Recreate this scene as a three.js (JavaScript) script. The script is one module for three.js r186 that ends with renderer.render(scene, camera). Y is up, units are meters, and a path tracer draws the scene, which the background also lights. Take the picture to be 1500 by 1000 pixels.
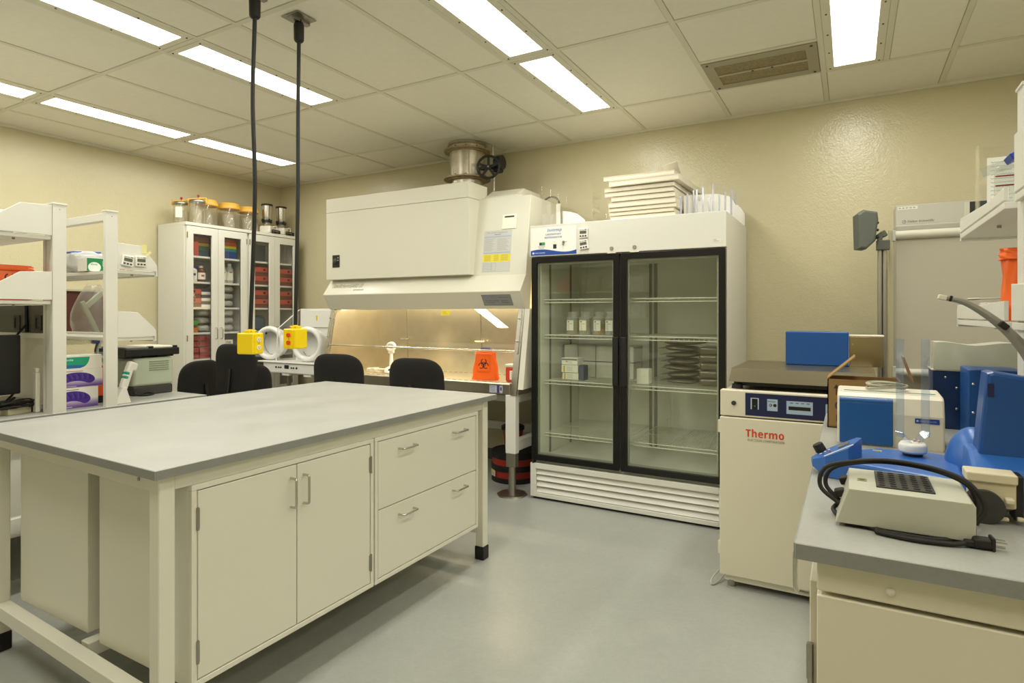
import * as THREE from 'three';
import { RoundedBoxGeometry } from 'three/addons/geometries/RoundedBoxGeometry.js';
import { mergeGeometries } from 'three/addons/utils/BufferGeometryUtils.js';
import { FontLoader } from 'three/addons/loaders/FontLoader.js';
import { TextGeometry } from 'three/addons/geometries/TextGeometry.js';
import { RectAreaLightUniformsLib } from 'three/addons/lights/RectAreaLightUniformsLib.js';

// ---------------------------------------------------------------- camera, light, exposure
RectAreaLightUniformsLib.init();
const scene = new THREE.Scene();
const renderer = new THREE.WebGLRenderer({ antialias: true });
renderer.toneMapping = THREE.LinearToneMapping;
renderer.toneMappingExposure = 1.6;
renderer.shadowMap.enabled = true;
const F = 876.6;                                        // focal length in pixels of the 1500 x 1000 frame
const camera = new THREE.PerspectiveCamera(2 * Math.atan(500 / F) * 180 / Math.PI, 1.5, 0.05, 40);
camera.position.set(5.795, 1.344, 4.75);
camera.rotation.set(0, 29.494 * Math.PI / 180, 0);
camera.setViewOffset(1500, 1000, 0, 40, 1500, 1000);    // vertical shift lens: level camera, horizon above the middle
scene.add(camera);

const LIGHT_COLOR = new THREE.Color().setRGB(1.0, 0.985, 0.895);
const LIGHT_POWER = 9.8;                                // each ceiling troffer
const H = 2.839, ROOM_X = 7.8, ROOM_Z = 6.6;            // ceiling height, room size (back wall z = 0, left wall x = 0)
const GX = i => 0.108 + 0.3261 * i;                     // ceiling grid lines across
const GZ = [0, 0.601, 1.684, 2.767, 3.85, 4.933, 6.016, ROOM_Z];
const LIGHT_COLS = [2, 7, 12, 17, 22], LIGHT_ROWS = 4;
const LIGHT_AT = (c, r) => !(c === 7 && r === 1) && !(c === 17 && r === 3) && !(c === 22 && r === 1);   // which ceiling bays hold a light

// ---------------------------------------------------------------- helpers
let seed = 7;
const rnd = () => { seed = (seed * 1664525 + 1013904223) >>> 0; return seed / 4294967296; };
const rr = (a, b) => a + (b - a) * rnd();
const used = new Map();
function numbered(name) {
  const n = used.get(name) || 0; used.set(name, n + 1);
  return n ? `${name}_${String(n).padStart(3, '0')}` : name;
}
const D2R = Math.PI / 180;
function at(g, x = 0, y = 0, z = 0, rx = 0, ry = 0, rz = 0) {
  if (rx || ry || rz) g.applyMatrix4(new THREE.Matrix4().makeRotationFromEuler(new THREE.Euler(rx, ry, rz)));
  g.translate(x, y, z); return g;
}
const bx = (w, h, d, x = 0, y = 0, z = 0) => at(new THREE.BoxGeometry(w, h, d), x, y, z);
const rb = (w, h, d, r = 0.004, s = 2) => new RoundedBoxGeometry(w, h, d, s, Math.min(r, w / 2.02, h / 2.02, d / 2.02));
function bb(x0, x1, y0, y1, z0, z1, r = 0) {
  const w = Math.abs(x1 - x0), h = Math.abs(y1 - y0), d = Math.abs(z1 - z0);
  const g = r > 0 ? rb(w, h, d, r) : new THREE.BoxGeometry(w, h, d);
  return at(g, (x0 + x1) / 2, (y0 + y1) / 2, (z0 + z1) / 2);
}
const cyl = (r0, r1, h, s = 24, open = false) => new THREE.CylinderGeometry(r1, r0, h, s, 1, open);   // bottom radius, top radius
const lathe = (pts, s = 32) => new THREE.LatheGeometry(pts.map(p => new THREE.Vector2(p[0], p[1])), s);
function tube(pts, r, seg = 40, rs = 8, closed = false, tension = 0.5) {
  const c = new THREE.CatmullRomCurve3(pts.map(p => new THREE.Vector3(...p)), closed, 'catmullrom', tension);
  return new THREE.TubeGeometry(c, seg, r, rs, closed);
}
function rod(a, b, r, s = 12) {
  const A = new THREE.Vector3(...a), B = new THREE.Vector3(...b), d = B.clone().sub(A);
  const g = new THREE.CylinderGeometry(r, r, d.length(), s);
  g.applyQuaternion(new THREE.Quaternion().setFromUnitVectors(new THREE.Vector3(0, 1, 0), d.normalize()));
  const m = A.add(B).multiplyScalar(0.5); g.translate(m.x, m.y, m.z); return g;
}
function shp(pts, holes = []) {
  const s = new THREE.Shape(pts.map(p => new THREE.Vector2(p[0], p[1])));
  for (const h of holes) s.holes.push(new THREE.Path(h.map(p => new THREE.Vector2(p[0], p[1]))));
  return s;
}
function ext(pts, depth, bevel = 0, holes = []) {       // extruded along +z, centred on z
  const s = pts instanceof THREE.Shape ? pts : shp(pts, holes);
  const g = new THREE.ExtrudeGeometry(s, { depth: depth - 2 * bevel, bevelEnabled: bevel > 0, bevelThickness: bevel, bevelSize: bevel, bevelOffset: -bevel, bevelSegments: 2, curveSegments: 16 });
  g.translate(0, 0, -(depth - 2 * bevel) / 2); return g;
}
// profile given as (z, y) pairs, extruded along x from x0 to x1
function extX(zy, x0, x1, bevel = 0, holes = []) {
  const g = ext(zy.map(p => [-p[0], p[1]]), Math.abs(x1 - x0), bevel, holes.map(h => h.map(p => [-p[0], p[1]])));
  g.rotateY(Math.PI / 2);                              // z -> x, x -> -z  => (-z) -> z
  g.translate((x0 + x1) / 2, 0, 0); return g;
}
// profile given as (x, y) pairs, extruded along z from z0 to z1
const extZ = (xy, z0, z1, bevel = 0, holes = []) => at(ext(xy, Math.abs(z1 - z0), bevel, holes), 0, 0, (z0 + z1) / 2);
function rrect(w, h, r, cx = 0, cy = 0) {
  const p = []; const c = [[w / 2 - r, h / 2 - r, 0], [-w / 2 + r, h / 2 - r, 90], [-w / 2 + r, -h / 2 + r, 180], [w / 2 - r, -h / 2 + r, 270]];
  for (const [x, y, a] of c) for (let k = 0; k <= 6; k++) { const t = (a + k * 15) * D2R; p.push([cx + x + r * Math.cos(t), cy + y + r * Math.sin(t)]); }
  return p;
}
const circ = (r, cx = 0, cy = 0, n = 24) => Array.from({ length: n }, (_, k) => [cx + r * Math.cos(k / n * 2 * Math.PI), cy + r * Math.sin(k / n * 2 * Math.PI)]);
function metricUV(g) {
  const p = g.attributes.position, n = g.attributes.normal, uv = new Float32Array(p.count * 2);
  for (let i = 0; i < p.count; i++) {
    const ax = Math.abs(n.getX(i)), ay = Math.abs(n.getY(i)), az = Math.abs(n.getZ(i));
    if (ay >= ax && ay >= az) { uv[2 * i] = p.getX(i); uv[2 * i + 1] = p.getZ(i); }
    else if (ax >= az) { uv[2 * i] = p.getZ(i); uv[2 * i + 1] = p.getY(i); }
    else { uv[2 * i] = p.getX(i); uv[2 * i + 1] = p.getY(i); }
  }
  g.setAttribute('uv', new THREE.BufferAttribute(uv, 2));
}
function join(list) {
  const gs = (Array.isArray(list) ? list : [list]).map(g => {
    const q = g.index ? g.toNonIndexed() : g;
    for (const k of Object.keys(q.attributes)) if (!['position', 'normal', 'uv'].includes(k)) q.deleteAttribute(k);
    if (!q.attributes.normal) q.computeVertexNormals();
    if (!q.attributes.uv) q.setAttribute('uv', new THREE.BufferAttribute(new Float32Array(q.attributes.position.count * 2), 2));
    return q;
  });
  return gs.length === 1 ? gs[0] : mergeGeometries(gs);
}
function mesh(name, geo, mat, keepUV = false) {
  const g = join(geo); if (!keepUV) metricUV(g);
  const m = new THREE.Mesh(g, mat); m.name = name; m.castShadow = m.receiveShadow = true; return m;
}
// a part (local coordinates of its parent)
function part(parent, name, geo, mat, label, keepUV) {
  const m = mesh(name, geo, mat, keepUV); parent.add(m); if (label) m.userData.label = label; return m;
}
function origin(o) { const v = new THREE.Vector3(); while (o) { v.add(o.position); o = o.parent; } return v; }
// a part given in room coordinates (parents carry no rotation)
function wpart(parent, name, geo, mat, label, keepUV) {
  const m = mesh(name, geo, mat, keepUV); const o = origin(parent); m.geometry.translate(-o.x, -o.y, -o.z);
  parent.add(m); if (label) m.userData.label = label; return m;
}
function thing(name, label, category, pos = [0, 0, 0], ry = 0, group) {
  const g = new THREE.Group(); g.name = numbered(name); scene.add(g); g.position.set(...pos); g.rotation.y = ry;
  g.userData = { label, category }; if (group) g.userData.group = group; return g;
}
function solo(name, geo, mat, label, category, group, keepUV) {            // a thing that is one mesh, geometry in room coordinates
  const m = mesh(numbered(name), geo, mat, keepUV); scene.add(m);
  m.geometry.computeBoundingBox(); const b = m.geometry.boundingBox, cx = (b.min.x + b.max.x) / 2, cz = (b.min.z + b.max.z) / 2, by = b.min.y;
  m.geometry.translate(-cx, -by, -cz); m.position.set(cx, by, cz);
  m.userData = { label, category }; if (group) m.userData.group = group; return m;
}
function struct(name, geo, mat, parent) {
  const m = mesh(name, geo, mat); (parent || scene).add(m); if (!parent) m.userData.kind = 'structure'; return m;
}
function copy(o, pos, ry, label) {
  const c = o.clone(); c.name = numbered(o.name.replace(/_\d{3}$/, '')); scene.add(c);
  c.userData = { ...o.userData }; if (pos) c.position.set(...pos); if (ry !== undefined) c.rotation.y = ry; if (label) c.userData.label = label; return c;
}

// ---------------------------------------------------------------- textures
function noise2(n, cells, sd) {                          // tiling value noise
  const g = new Float32Array(cells * cells); let s = sd;
  for (let i = 0; i < g.length; i++) { s = (s * 1664525 + 1013904223) >>> 0; g[i] = s / 4294967296; }
  const o = new Float32Array(n * n);
  for (let y = 0; y < n; y++) for (let x = 0; x < n; x++) {
    const fx = x / n * cells, fy = y / n * cells, x0 = Math.floor(fx), y0 = Math.floor(fy); let tx = fx - x0, ty = fy - y0;
    tx = tx * tx * (3 - 2 * tx); ty = ty * ty * (3 - 2 * ty); const x1 = (x0 + 1) % cells, y1 = (y0 + 1) % cells;
    const a = g[y0 * cells + x0], b = g[y0 * cells + x1], c = g[y1 * cells + x0], d = g[y1 * cells + x1];
    o[y * n + x] = (a + (b - a) * tx) * (1 - ty) + (c + (d - c) * tx) * ty;
  }
  return o;
}
function field(n, octaves, sd) {                         // octaves: [cells, weight]
  const o = new Float32Array(n * n); let k = 0, W = 0;
  for (const [c, w] of octaves) { const a = noise2(n, c, sd + 977 * ++k); W += w; for (let i = 0; i < o.length; i++) o[i] += a[i] * w; }
  for (let i = 0; i < o.length; i++) o[i] /= W; return o;
}
function tex(n, fn, size, srgb = true) {                 // fn(i) -> [r,g,b] 0..255, size in metres
  const d = new Uint8Array(n * n * 4);
  for (let i = 0; i < n * n; i++) { const c = fn(i); d[4 * i] = c[0]; d[4 * i + 1] = c[1]; d[4 * i + 2] = c[2]; d[4 * i + 3] = 255; }
  const t = new THREE.DataTexture(d, n, n); t.wrapS = t.wrapT = THREE.RepeatWrapping; t.magFilter = THREE.LinearFilter; t.minFilter = THREE.LinearMipmapLinearFilter; t.generateMipmaps = true;
  if (srgb) t.colorSpace = THREE.SRGBColorSpace; t.repeat.set(1 / size, 1 / size); t.needsUpdate = true; return t;
}
const grey = v => [v, v, v];
const clamp = v => Math.max(0, Math.min(255, v));
function hex(c) { return [(c >> 16) & 255, (c >> 8) & 255, c & 255]; }
function tinted(n, base, amp, oct, sd, size) {
  const f = field(n, oct, sd), b = hex(base);
  return tex(n, i => { const k = 1 + (f[i] - 0.5) * 2 * amp; return [clamp(b[0] * k), clamp(b[1] * k), clamp(b[2] * k)]; }, size);
}
function canvasTex(w, h, draw) {
  const c = document.createElement('canvas'); c.width = w; c.height = h; const x = c.getContext('2d'); draw(x, w, h);
  const t = new THREE.CanvasTexture(c); t.colorSpace = THREE.SRGBColorSpace; return t;
}
// printed sheet: plane w x h facing +z with a canvas print
function sheet(parent, name, w, h, pw, ph, draw, pos, rot = [0, 0, 0], opt = {}) {
  const m = new THREE.MeshStandardMaterial({ map: canvasTex(pw, ph, draw), roughness: opt.rough ?? 0.45, ...(opt.mat || {}) });
  const g = new THREE.BoxGeometry(w, h, 0.0008);
  const uv = g.attributes.uv, nn = g.attributes.normal;  // print on the front face only; the rest takes the border colour
  for (let i = 0; i < uv.count; i++) if (nn.getZ(i) < 0.5) uv.setXY(i, 0.004, 0.004);
  const o = part(parent, name, g, m, opt.label, true); o.position.set(...pos); o.rotation.set(...rot); return o;
}

// raised or painted-on letters: text facing +z, width fitted
const FONT = await new FontLoader().loadAsync('fonts/droid/droid_sans_regular.typeface.json');
const FONTB = await new FontLoader().loadAsync('fonts/droid/droid_sans_bold.typeface.json');
function letters(parent, name, str, font, height, width, depth, mat, pos, rot = [0, 0, 0], slant = 0, label) {
  const g = new TextGeometry(str, { font, size: height, depth, curveSegments: 3 }); g.computeBoundingBox(); const b = g.boundingBox;
  g.translate(-(b.min.x + b.max.x) / 2, 0, 0); g.scale(width / (b.max.x - b.min.x), 1, 1);
  if (slant) { const p = g.attributes.position; for (let i = 0; i < p.count; i++) p.setX(i, p.getX(i) + p.getY(i) * slant); }
  const m = part(parent, name, g, mat, label); m.position.set(...pos); m.rotation.set(...rot); return m;
}

// ---------------------------------------------------------------- materials
const S = (color, roughness = 0.5, metalness = 0, o = {}) => new THREE.MeshStandardMaterial({ color, roughness, metalness, ...o });
const P = (o) => new THREE.MeshPhysicalMaterial(o);
const peelF = field(512, [[64, 0.5], [128, 0.4], [24, 0.4]], 11);
const peel = tex(512, i => grey(255 * peelF[i]), 0.55, false);
const MT = {};
MT.wall = S(0xffffff, 0.25, 0, { map: tinted(256, 0xcfc6a3, 0.025, [[4, 1], [9, 0.7], [64, 0.3]], 3, 2.3), bumpMap: peel, bumpScale: 0.0015 });
MT.tile = S(0xffffff, 0.55, 0, { map: tinted(256, 0xeeeada, 0.02, [[3, 1], [80, 0.6]], 5, 1.4) });
MT.bar = S(0xdfdbc6, 0.5);
MT.floor = S(0xffffff, 0.34, 0, { map: tinted(512, 0xa6a8a0, 0.05, [[5, 0.7], [13, 0.6], [200, 0.9], [60, 0.5]], 9, 1.9) });
{ const f = field(256, [[6, 1], [15, 0.6], [90, 0.3]], 21); MT.floor.roughnessMap = tex(256, i => grey(150 + 105 * f[i]), 1.7, false); MT.floor.roughness = 0.46; }
MT.top = S(0xffffff, 0.4, 0, { map: tinted(512, 0xaaaaa3, 0.05, [[4, 1], [10, 0.7], [180, 0.7]], 31, 0.9) });
{ const f = field(256, [[5, 1], [11, 0.8], [40, 0.4]], 43); MT.top.roughnessMap = tex(256, i => grey(190 + 65 * f[i]), 0.8, false); MT.top.roughness = 0.5; }
MT.benchTop = S(0xffffff, 0.42, 0, { map: tinted(512, 0xa3a39b, 0.05, [[4, 1], [10, 0.7], [180, 0.7]], 37, 0.9) });
MT.topEdge = S(0xffffff, 0.5, 0, { map: tinted(256, 0x8a8c86, 0.05, [[6, 1], [90, 0.6]], 33, 0.5) });
MT.white = S(0xe2e0d5, 0.32);                            // powder-coated steel
MT.island = S(0xe8e5d5, 0.3);                            // creamier paint of the island
MT.whiteB = S(0xe0ded3, 0.36);
MT.cream = S(0xe0d9c2, 0.42);
MT.offwhite = S(0xe3decd, 0.4);
MT.plastic = S(0xeeebe2, 0.38);
MT.black = S(0x121110, 0.45);
MT.rubber = S(0x17150f, 0.62);
MT.blackGloss = S(0x0c0c0b, 0.25);
MT.darkgrey = S(0x3a3a36, 0.55);
MT.grey = S(0x8b8b84, 0.5);
MT.lgrey = S(0xb9b8ae, 0.5);
MT.chrome = S(0xc9c6bc, 0.22, 1);
MT.brushed = S(0xb5b0a2, 0.36, 1, { map: tinted(256, 0xd0cabb, 0.05, [[3, 1], [120, 0.5]], 51, 0.4) });
MT.satin = S(0xa9a59a, 0.4, 1);
MT.glass = P({ color: 0xffffff, roughness: 0.0, transmission: 1, thickness: 0, ior: 1.5 });
MT.fridgeGlass = P({ color: 0xfafcf8, roughness: 0.0, transmission: 1, thickness: 0, ior: 1.5 });
MT.acryl = P({ color: 0xffffff, roughness: 0.03, transmission: 1, thickness: 0, ior: 1.49 });
MT.film = P({ color: 0xfbfaf6, roughness: 0.2, transmission: 0.86, thickness: 0, ior: 1.4 });
MT.jar = P({ color: 0xfbfaf6, roughness: 0.05, transmission: 0.97, thickness: 0, ior: 1.5 });
MT.yellow = S(0xf0cf08, 0.42);
MT.orange = S(0xe8601a, 0.45);
MT.bag = P({ color: 0xf0640f, roughness: 0.36, sheen: 0.2, side: THREE.DoubleSide });
MT.red = S(0xb3402f, 0.5);
MT.redbin = S(0x9c2a1c, 0.4);
MT.blue = S(0x1a4f93, 0.36);
MT.blueL = S(0x2f66b4, 0.34);
MT.navy = S(0x1b2350, 0.4);
MT.card = S(0xffffff, 0.85, 0, { map: tinted(256, 0x98784a, 0.07, [[6, 1], [3, 0.6], [110, 0.8]], 61, 0.3) });
MT.fabric = S(0xffffff, 0.9, 0, { map: tinted(256, 0x191613, 0.3, [[128, 1], [40, 0.3]], 71, 0.12) });
MT.paper = S(0xf1eee2, 0.7);
MT.amber = P({ color: 0x7a3a12, roughness: 0.1, transmission: 0.5, thickness: 0 });
MT.jarlid = S(0xe6b24a, 0.42);
MT.cork = S(0xffffff, 0.8, 0, { map: tinted(256, 0x4d2418, 0.12, [[40, 1], [100, 1]], 81, 0.3) });
// ---------------------------------------------------------------- room shell
const T = 0.12;
struct('floor', bb(-T, ROOM_X + T, -0.1, 0, -T, ROOM_Z + T), MT.floor);
struct('wall_back', bb(-T, ROOM_X + T, -0.1, H + 0.3, -T, 0), MT.wall);
struct('wall_left', bb(-T, 0, -0.1, H + 0.3, 0, ROOM_Z), MT.wall);
struct('wall_right', bb(ROOM_X, ROOM_X + T, -0.1, H + 0.3, 0, ROOM_Z), MT.wall);
struct('wall_front', bb(-T, ROOM_X + T, -0.1, H + 0.3, ROOM_Z, ROOM_Z + T), MT.wall);
struct('baseboard_back', bb(0.002, ROOM_X, 0, 0.1, 0.001, 0.007, 0.002), S(0x55554f, 0.5));
struct('baseboard_left', bb(0.001, 0.007, 0, 0.1, 0.002, ROOM_Z, 0.002), S(0x55554f, 0.5));
struct('trim_1', bb(0, ROOM_X, H - 0.022, H, 0, 0.018, 0.002), MT.bar);
struct('trim_2', bb(0, 0.018, H - 0.022, H, 0.018, ROOM_Z, 0.002), MT.bar);
const ceiling = new THREE.Group(); ceiling.name = 'ceiling'; ceiling.userData.kind = 'structure'; scene.add(ceiling);
part(ceiling, 'backing', bb(0, ROOM_X, H + 0.03, H + 0.12, 0, ROOM_Z), S(0x9a957e, 0.8));
{
  const BW = 0.03, gap = 0.0013;
  const vent = { x0: GX(15), x1: GX(17), z0: GZ[1], z1: GZ[1] + 0.5 };
  const maxI = 24, xs = i => Math.min(Math.max(GX(i), 0), ROOM_X);
  const tileGeos = new Map();
  function tile(x0, x1, z0, z1) {
    const w = x1 - x0 - BW - 2 * gap, d = z1 - z0 - BW - 2 * gap; if (w < 0.02 || d < 0.02) return;
    const key = w.toFixed(3) + '_' + d.toFixed(3);
    if (!tileGeos.has(key)) { const g = join(rb(w, 0.018, d, 0.003, 1)); metricUV(g); tileGeos.set(key, g); }
    const m = new THREE.Mesh(tileGeos.get(key), MT.tile); m.name = 'ceiling_tile'; m.castShadow = m.receiveShadow = true;
    m.position.set((x0 + x1) / 2, H + 0.0055 + rr(0, 0.002), (z0 + z1) / 2); m.rotation.set(rr(-1, 1) * 0.0009, 0, rr(-1, 1) * 0.0009); ceiling.add(m);
  }
  const bar = (x0, x1, z0, z1) => part(ceiling, 'grid_bar', bb(x0, x1, H - 0.006, H + 0.02, z0, z1, 0.0015), MT.bar);
  // long bars along z on the odd lines, cross bars on the rows
  for (let i = 1; i <= 23; i += 2) if (xs(i) < ROOM_X) bar(GX(i) - BW / 2, GX(i) + BW / 2, 0.018, ROOM_Z);
  for (let r = 1; r < GZ.length - 1; r++) {
    const lines = [0]; for (let i = 1; i <= 23; i += 2) lines.push(GX(i)); lines.push(ROOM_X);
    for (let k = 0; k + 1 < lines.length; k++) bar(lines[k] + (k ? BW / 2 : 0.018), lines[k + 1] - (k + 2 < lines.length ? BW / 2 : 0), GZ[r] - BW / 2, GZ[r] + BW / 2);
  }
  for (let r = 0; r + 1 < GZ.length; r++) {
    const z0 = GZ[r], z1 = GZ[r + 1], lit = r >= 1 && r <= LIGHT_ROWS;
    const cells = [[0, GX(1)]]; for (let i = 1; i < 23; i += 2) cells.push([GX(i), GX(i + 2), i]); cells.push([GX(23), ROOM_X]);
    for (const [x0, x1, i] of cells) {
      const L = i === undefined ? undefined : LIGHT_COLS.find(c => c === i || c === i + 1);
      if (lit && L !== undefined && LIGHT_AT(L, r)) {
        const free = L === i ? [GX(L + 1), x1] : [x0, GX(L)];
        tile(free[0], free[1], z0, z1);
        const bxm = L === i ? GX(L + 1) : GX(L);
        bar(bxm - BW / 2, bxm + BW / 2, z0 + BW / 2, z1 - BW / 2);
      } else if (r === 1 && i === 15) {
        tile(x0, x1, vent.z1, z1); bar(x0 + BW / 2, x1 - BW / 2, vent.z1 - BW / 2, vent.z1 + BW / 2);
      } else tile(x0, x1, z0, z1);
    }
  }
  // ceiling lights: frame with screws, lens, tubes' light
  const glow = new THREE.MeshStandardMaterial({ color: 0xffffff, roughness: 0.5, emissive: new THREE.Color().setRGB(1, 0.97, 0.9), emissiveIntensity: 2.2 });
  const frameM = S(0xe0dcc8, 0.45), screwM = S(0x57503c, 0.5, 0.6);
  let n = 0;
  for (const c of LIGHT_COLS) for (let r = 1; r <= LIGHT_ROWS; r++) {
    if (!LIGHT_AT(c, r)) continue;
    const x0 = GX(c) + 0.016, x1 = GX(c + 1) - 0.016, z0 = GZ[r] + 0.018, z1 = GZ[r + 1] - 0.018, cx = (x0 + x1) / 2, cz = (z0 + z1) / 2;
    const g = thing('ceiling_light', `ceiling light, ${['first', 'second', 'third', 'fourth'][r - 1]} from the refrigerator wall, ${{ 2: 'row along the tall glass cabinets', 7: 'row over the peninsula bench', 12: 'row in line with the refrigerator', 17: 'row in line with the incubator', 22: 'row beyond the bench rack' }[c]}`, 'light', [cx, H - 0.004, cz], 0, 'recessed ceiling lights in rows');
    const w = x1 - x0, d = z1 - z0, lw = w - 0.085, ld = d - 0.075;
    const fr = at(ext(rrect(w, d, 0.003), 0.012, 0.0015, [rrect(lw, ld, 0.004)]), 0, 0.004, 0, Math.PI / 2);
    part(g, 'frame', fr, frameM);
    part(g, 'lens', bx(lw + 0.006, 0.004, ld + 0.006, 0, 0.008, 0), glow);
    for (const sx of [-1, 1]) for (let k = 0; k < 5; k++) part(g, 'screw', at(cyl(0.005, 0.0038, 0.004, 8), sx * (w / 2 - 0.021), -0.0035, -d / 2 + 0.02 + k * (d - 0.04) / 4), screwM);
    const a = new THREE.RectAreaLight(LIGHT_COLOR, LIGHT_POWER, lw, ld); a.position.set(0, 0.003, 0); a.rotation.x = -Math.PI / 2; a.castShadow = true; a.name = 'lamp'; g.add(a);
    n++;
  }
  // return-air vent
  const g = thing('air_vent', 'grey metal return air grille with a fibrous filter beside a ceiling light', 'vent', [(vent.x0 + vent.x1) / 2, H - 0.006, (vent.z0 + vent.z1) / 2]);
  const w = vent.x1 - vent.x0 - 0.036, d = vent.z1 - vent.z0 - 0.036;
  part(g, 'frame', at(ext(rrect(w, d, 0.004), 0.014, 0.002, [rrect(w - 0.12, d - 0.15, 0.003)]), 0, 0.003, 0, Math.PI / 2), S(0xa19a82, 0.45));
  const ff = field(256, [[120, 1], [60, 0.8], [20, 0.5]], 91);
  part(g, 'filter', bx(w - 0.11, 0.008, d - 0.14, 0, 0.006, 0), S(0xffffff, 0.95, 0, { map: tex(256, i => { const k = 0.75 + ff[i] * 0.5; return [clamp(150 * k), clamp(138 * k), clamp(104 * k)]; }, 0.25), bumpMap: tex(256, i => grey(255 * ff[i]), 0.25, false), bumpScale: 0.004 }));
  part(g, 'cross_bar', at(rb(w - 0.11, 0.006, 0.02, 0.002), 0, -0.001, 0), S(0xb6ae95, 0.45));
  for (const sx of [-0.05, 0.06]) part(g, 'screw', at(cyl(0.007, 0.005, 0.006, 10), sx, -0.005, 0), screwM);
  for (const sx of [-1, 1]) for (const sz of [-1, 1]) part(g, 'screw', at(cyl(0.008, 0.006, 0.006, 10), sx * (w / 2 - 0.028), -0.005, sz * (d / 2 - 0.03)), screwM);
}
// ---------------------------------------------------------------- island work table
{
  const X0 = 2.80, X1 = 4.05, Z0 = 1.935, Z1 = 3.745, L = 0.05;
  const t = thing('island_table', 'large white steel island work table with a grey laminate top', 'table', [3.42, 0, 2.84]);
  const RZ = 3.695;                                      // the end frame stands slightly out of square: rear corner post
  const topPts = [[2.765, -1.9], [4.085, -1.9], [4.085, -3.775], [2.765, -3.735]];
  const slab = (pts, y0, y1, bev) => { const q = ext(pts, y1 - y0, bev); q.rotateX(-Math.PI / 2); q.translate(0, (y0 + y1) / 2, 0); return q; };
  wpart(t, 'tabletop', slab(topPts, 0.872, 0.9, 0.0025), MT.top);
  // darker edge band round the slab
  const ea = Math.atan2(0.04, 1.32), el = Math.hypot(0.04, 1.32) - 0.004;
  wpart(t, 'edge_band', [bb(4.0845, 4.0865, 0.873, 0.8985, 1.902, 3.773), bb(2.7635, 2.7655, 0.873, 0.8985, 1.902, 3.733), at(bx(el, 0.0255, 0.002), 3.425, 0.88575, 3.7552, 0, -ea), bb(2.767, 4.083, 0.873, 0.8985, 1.8985, 1.9005)], MT.topEdge);
  for (const x of [X0, X1 - L]) for (const z of [Z0, Z1 - L]) {
    const zz = x === X0 && z > 3 ? RZ - L : z;
    const lg = wpart(t, 'leg', bb(x, x + L, 0.07, 0.872, zz, zz + L, 0.005), MT.island);
    wpart(lg, 'foot', bb(x - 0.004, x + L + 0.004, 0, 0.072, zz - 0.004, zz + L + 0.004, 0.005), MT.black, 'black plastic foot');
  }
  for (const [x, z1] of [[X0 + 0.004, RZ - L], [X1 - L + 0.01, Z1 - L]]) wpart(t, 'apron', bb(x, x + 0.036, 0.822, 0.871, Z0 + L, z1, 0.004), MT.island);
  wpart(t, 'apron', bb(X0 + L, X1 - L, 0.822, 0.871, Z0 + 0.004, Z0 + 0.04, 0.004), MT.island);
  const fa = Math.atan2(Z1 - RZ, X1 - X0 - L), fl = Math.hypot(Z1 - RZ, X1 - X0 - L) - L + 0.006, fz = (Z1 + RZ) / 2 - L / 2;
  const ap = wpart(t, 'apron', at(rb(fl, 0.049, 0.036, 0.004), (X0 + X1) / 2, 0.8465, fz + 0.005, 0, -fa), MT.island);
  wpart(ap, 'bolt', at(cyl(0.006, 0.006, 0.003, 12), 3.94, 0.851, fz + 0.024 + 0.515 * Math.tan(fa), Math.PI / 2), MT.satin);
  wpart(t, 'lower_rail', bb(X0 + L, X1 - L, 0.14, 0.195, Z0 + 0.001, Z0 + L - 0.001, 0.004), MT.island);
  wpart(t, 'lower_rail', at(rb(fl, 0.055, 0.048, 0.004), (X0 + X1) / 2, 0.1675, fz, 0, -fa), MT.island);
  wpart(t, 'center_rail', bb(3.43, 3.48, 0.142, 0.194, Z0 + L, 3.66, 0.004), MT.island);
}
function dPull(parent, x, y, z, len, horizontal, sx = 1) {       // bow handle standing out along +-x
  const h = len / 2, o = 0.03 * sx;
  const p = horizontal ? [[x, y, z - h], [x + o * 0.8, y, z - h * 0.98], [x + o, y, z - h * 0.82], [x + o, y, z + h * 0.82], [x + o * 0.8, y, z + h * 0.98], [x, y, z + h]]
    : [[x, y - h, z], [x + o * 0.8, y - h * 0.98, z], [x + o, y - h * 0.82, z], [x + o, y + h * 0.82, z], [x + o * 0.8, y + h * 0.98, z], [x, y + h, z]];
  return wpart(parent, 'handle', tube(p, 0.0046, 32, 8, false, 0.2), MT.chrome, 'satin metal bow handle');
}
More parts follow.
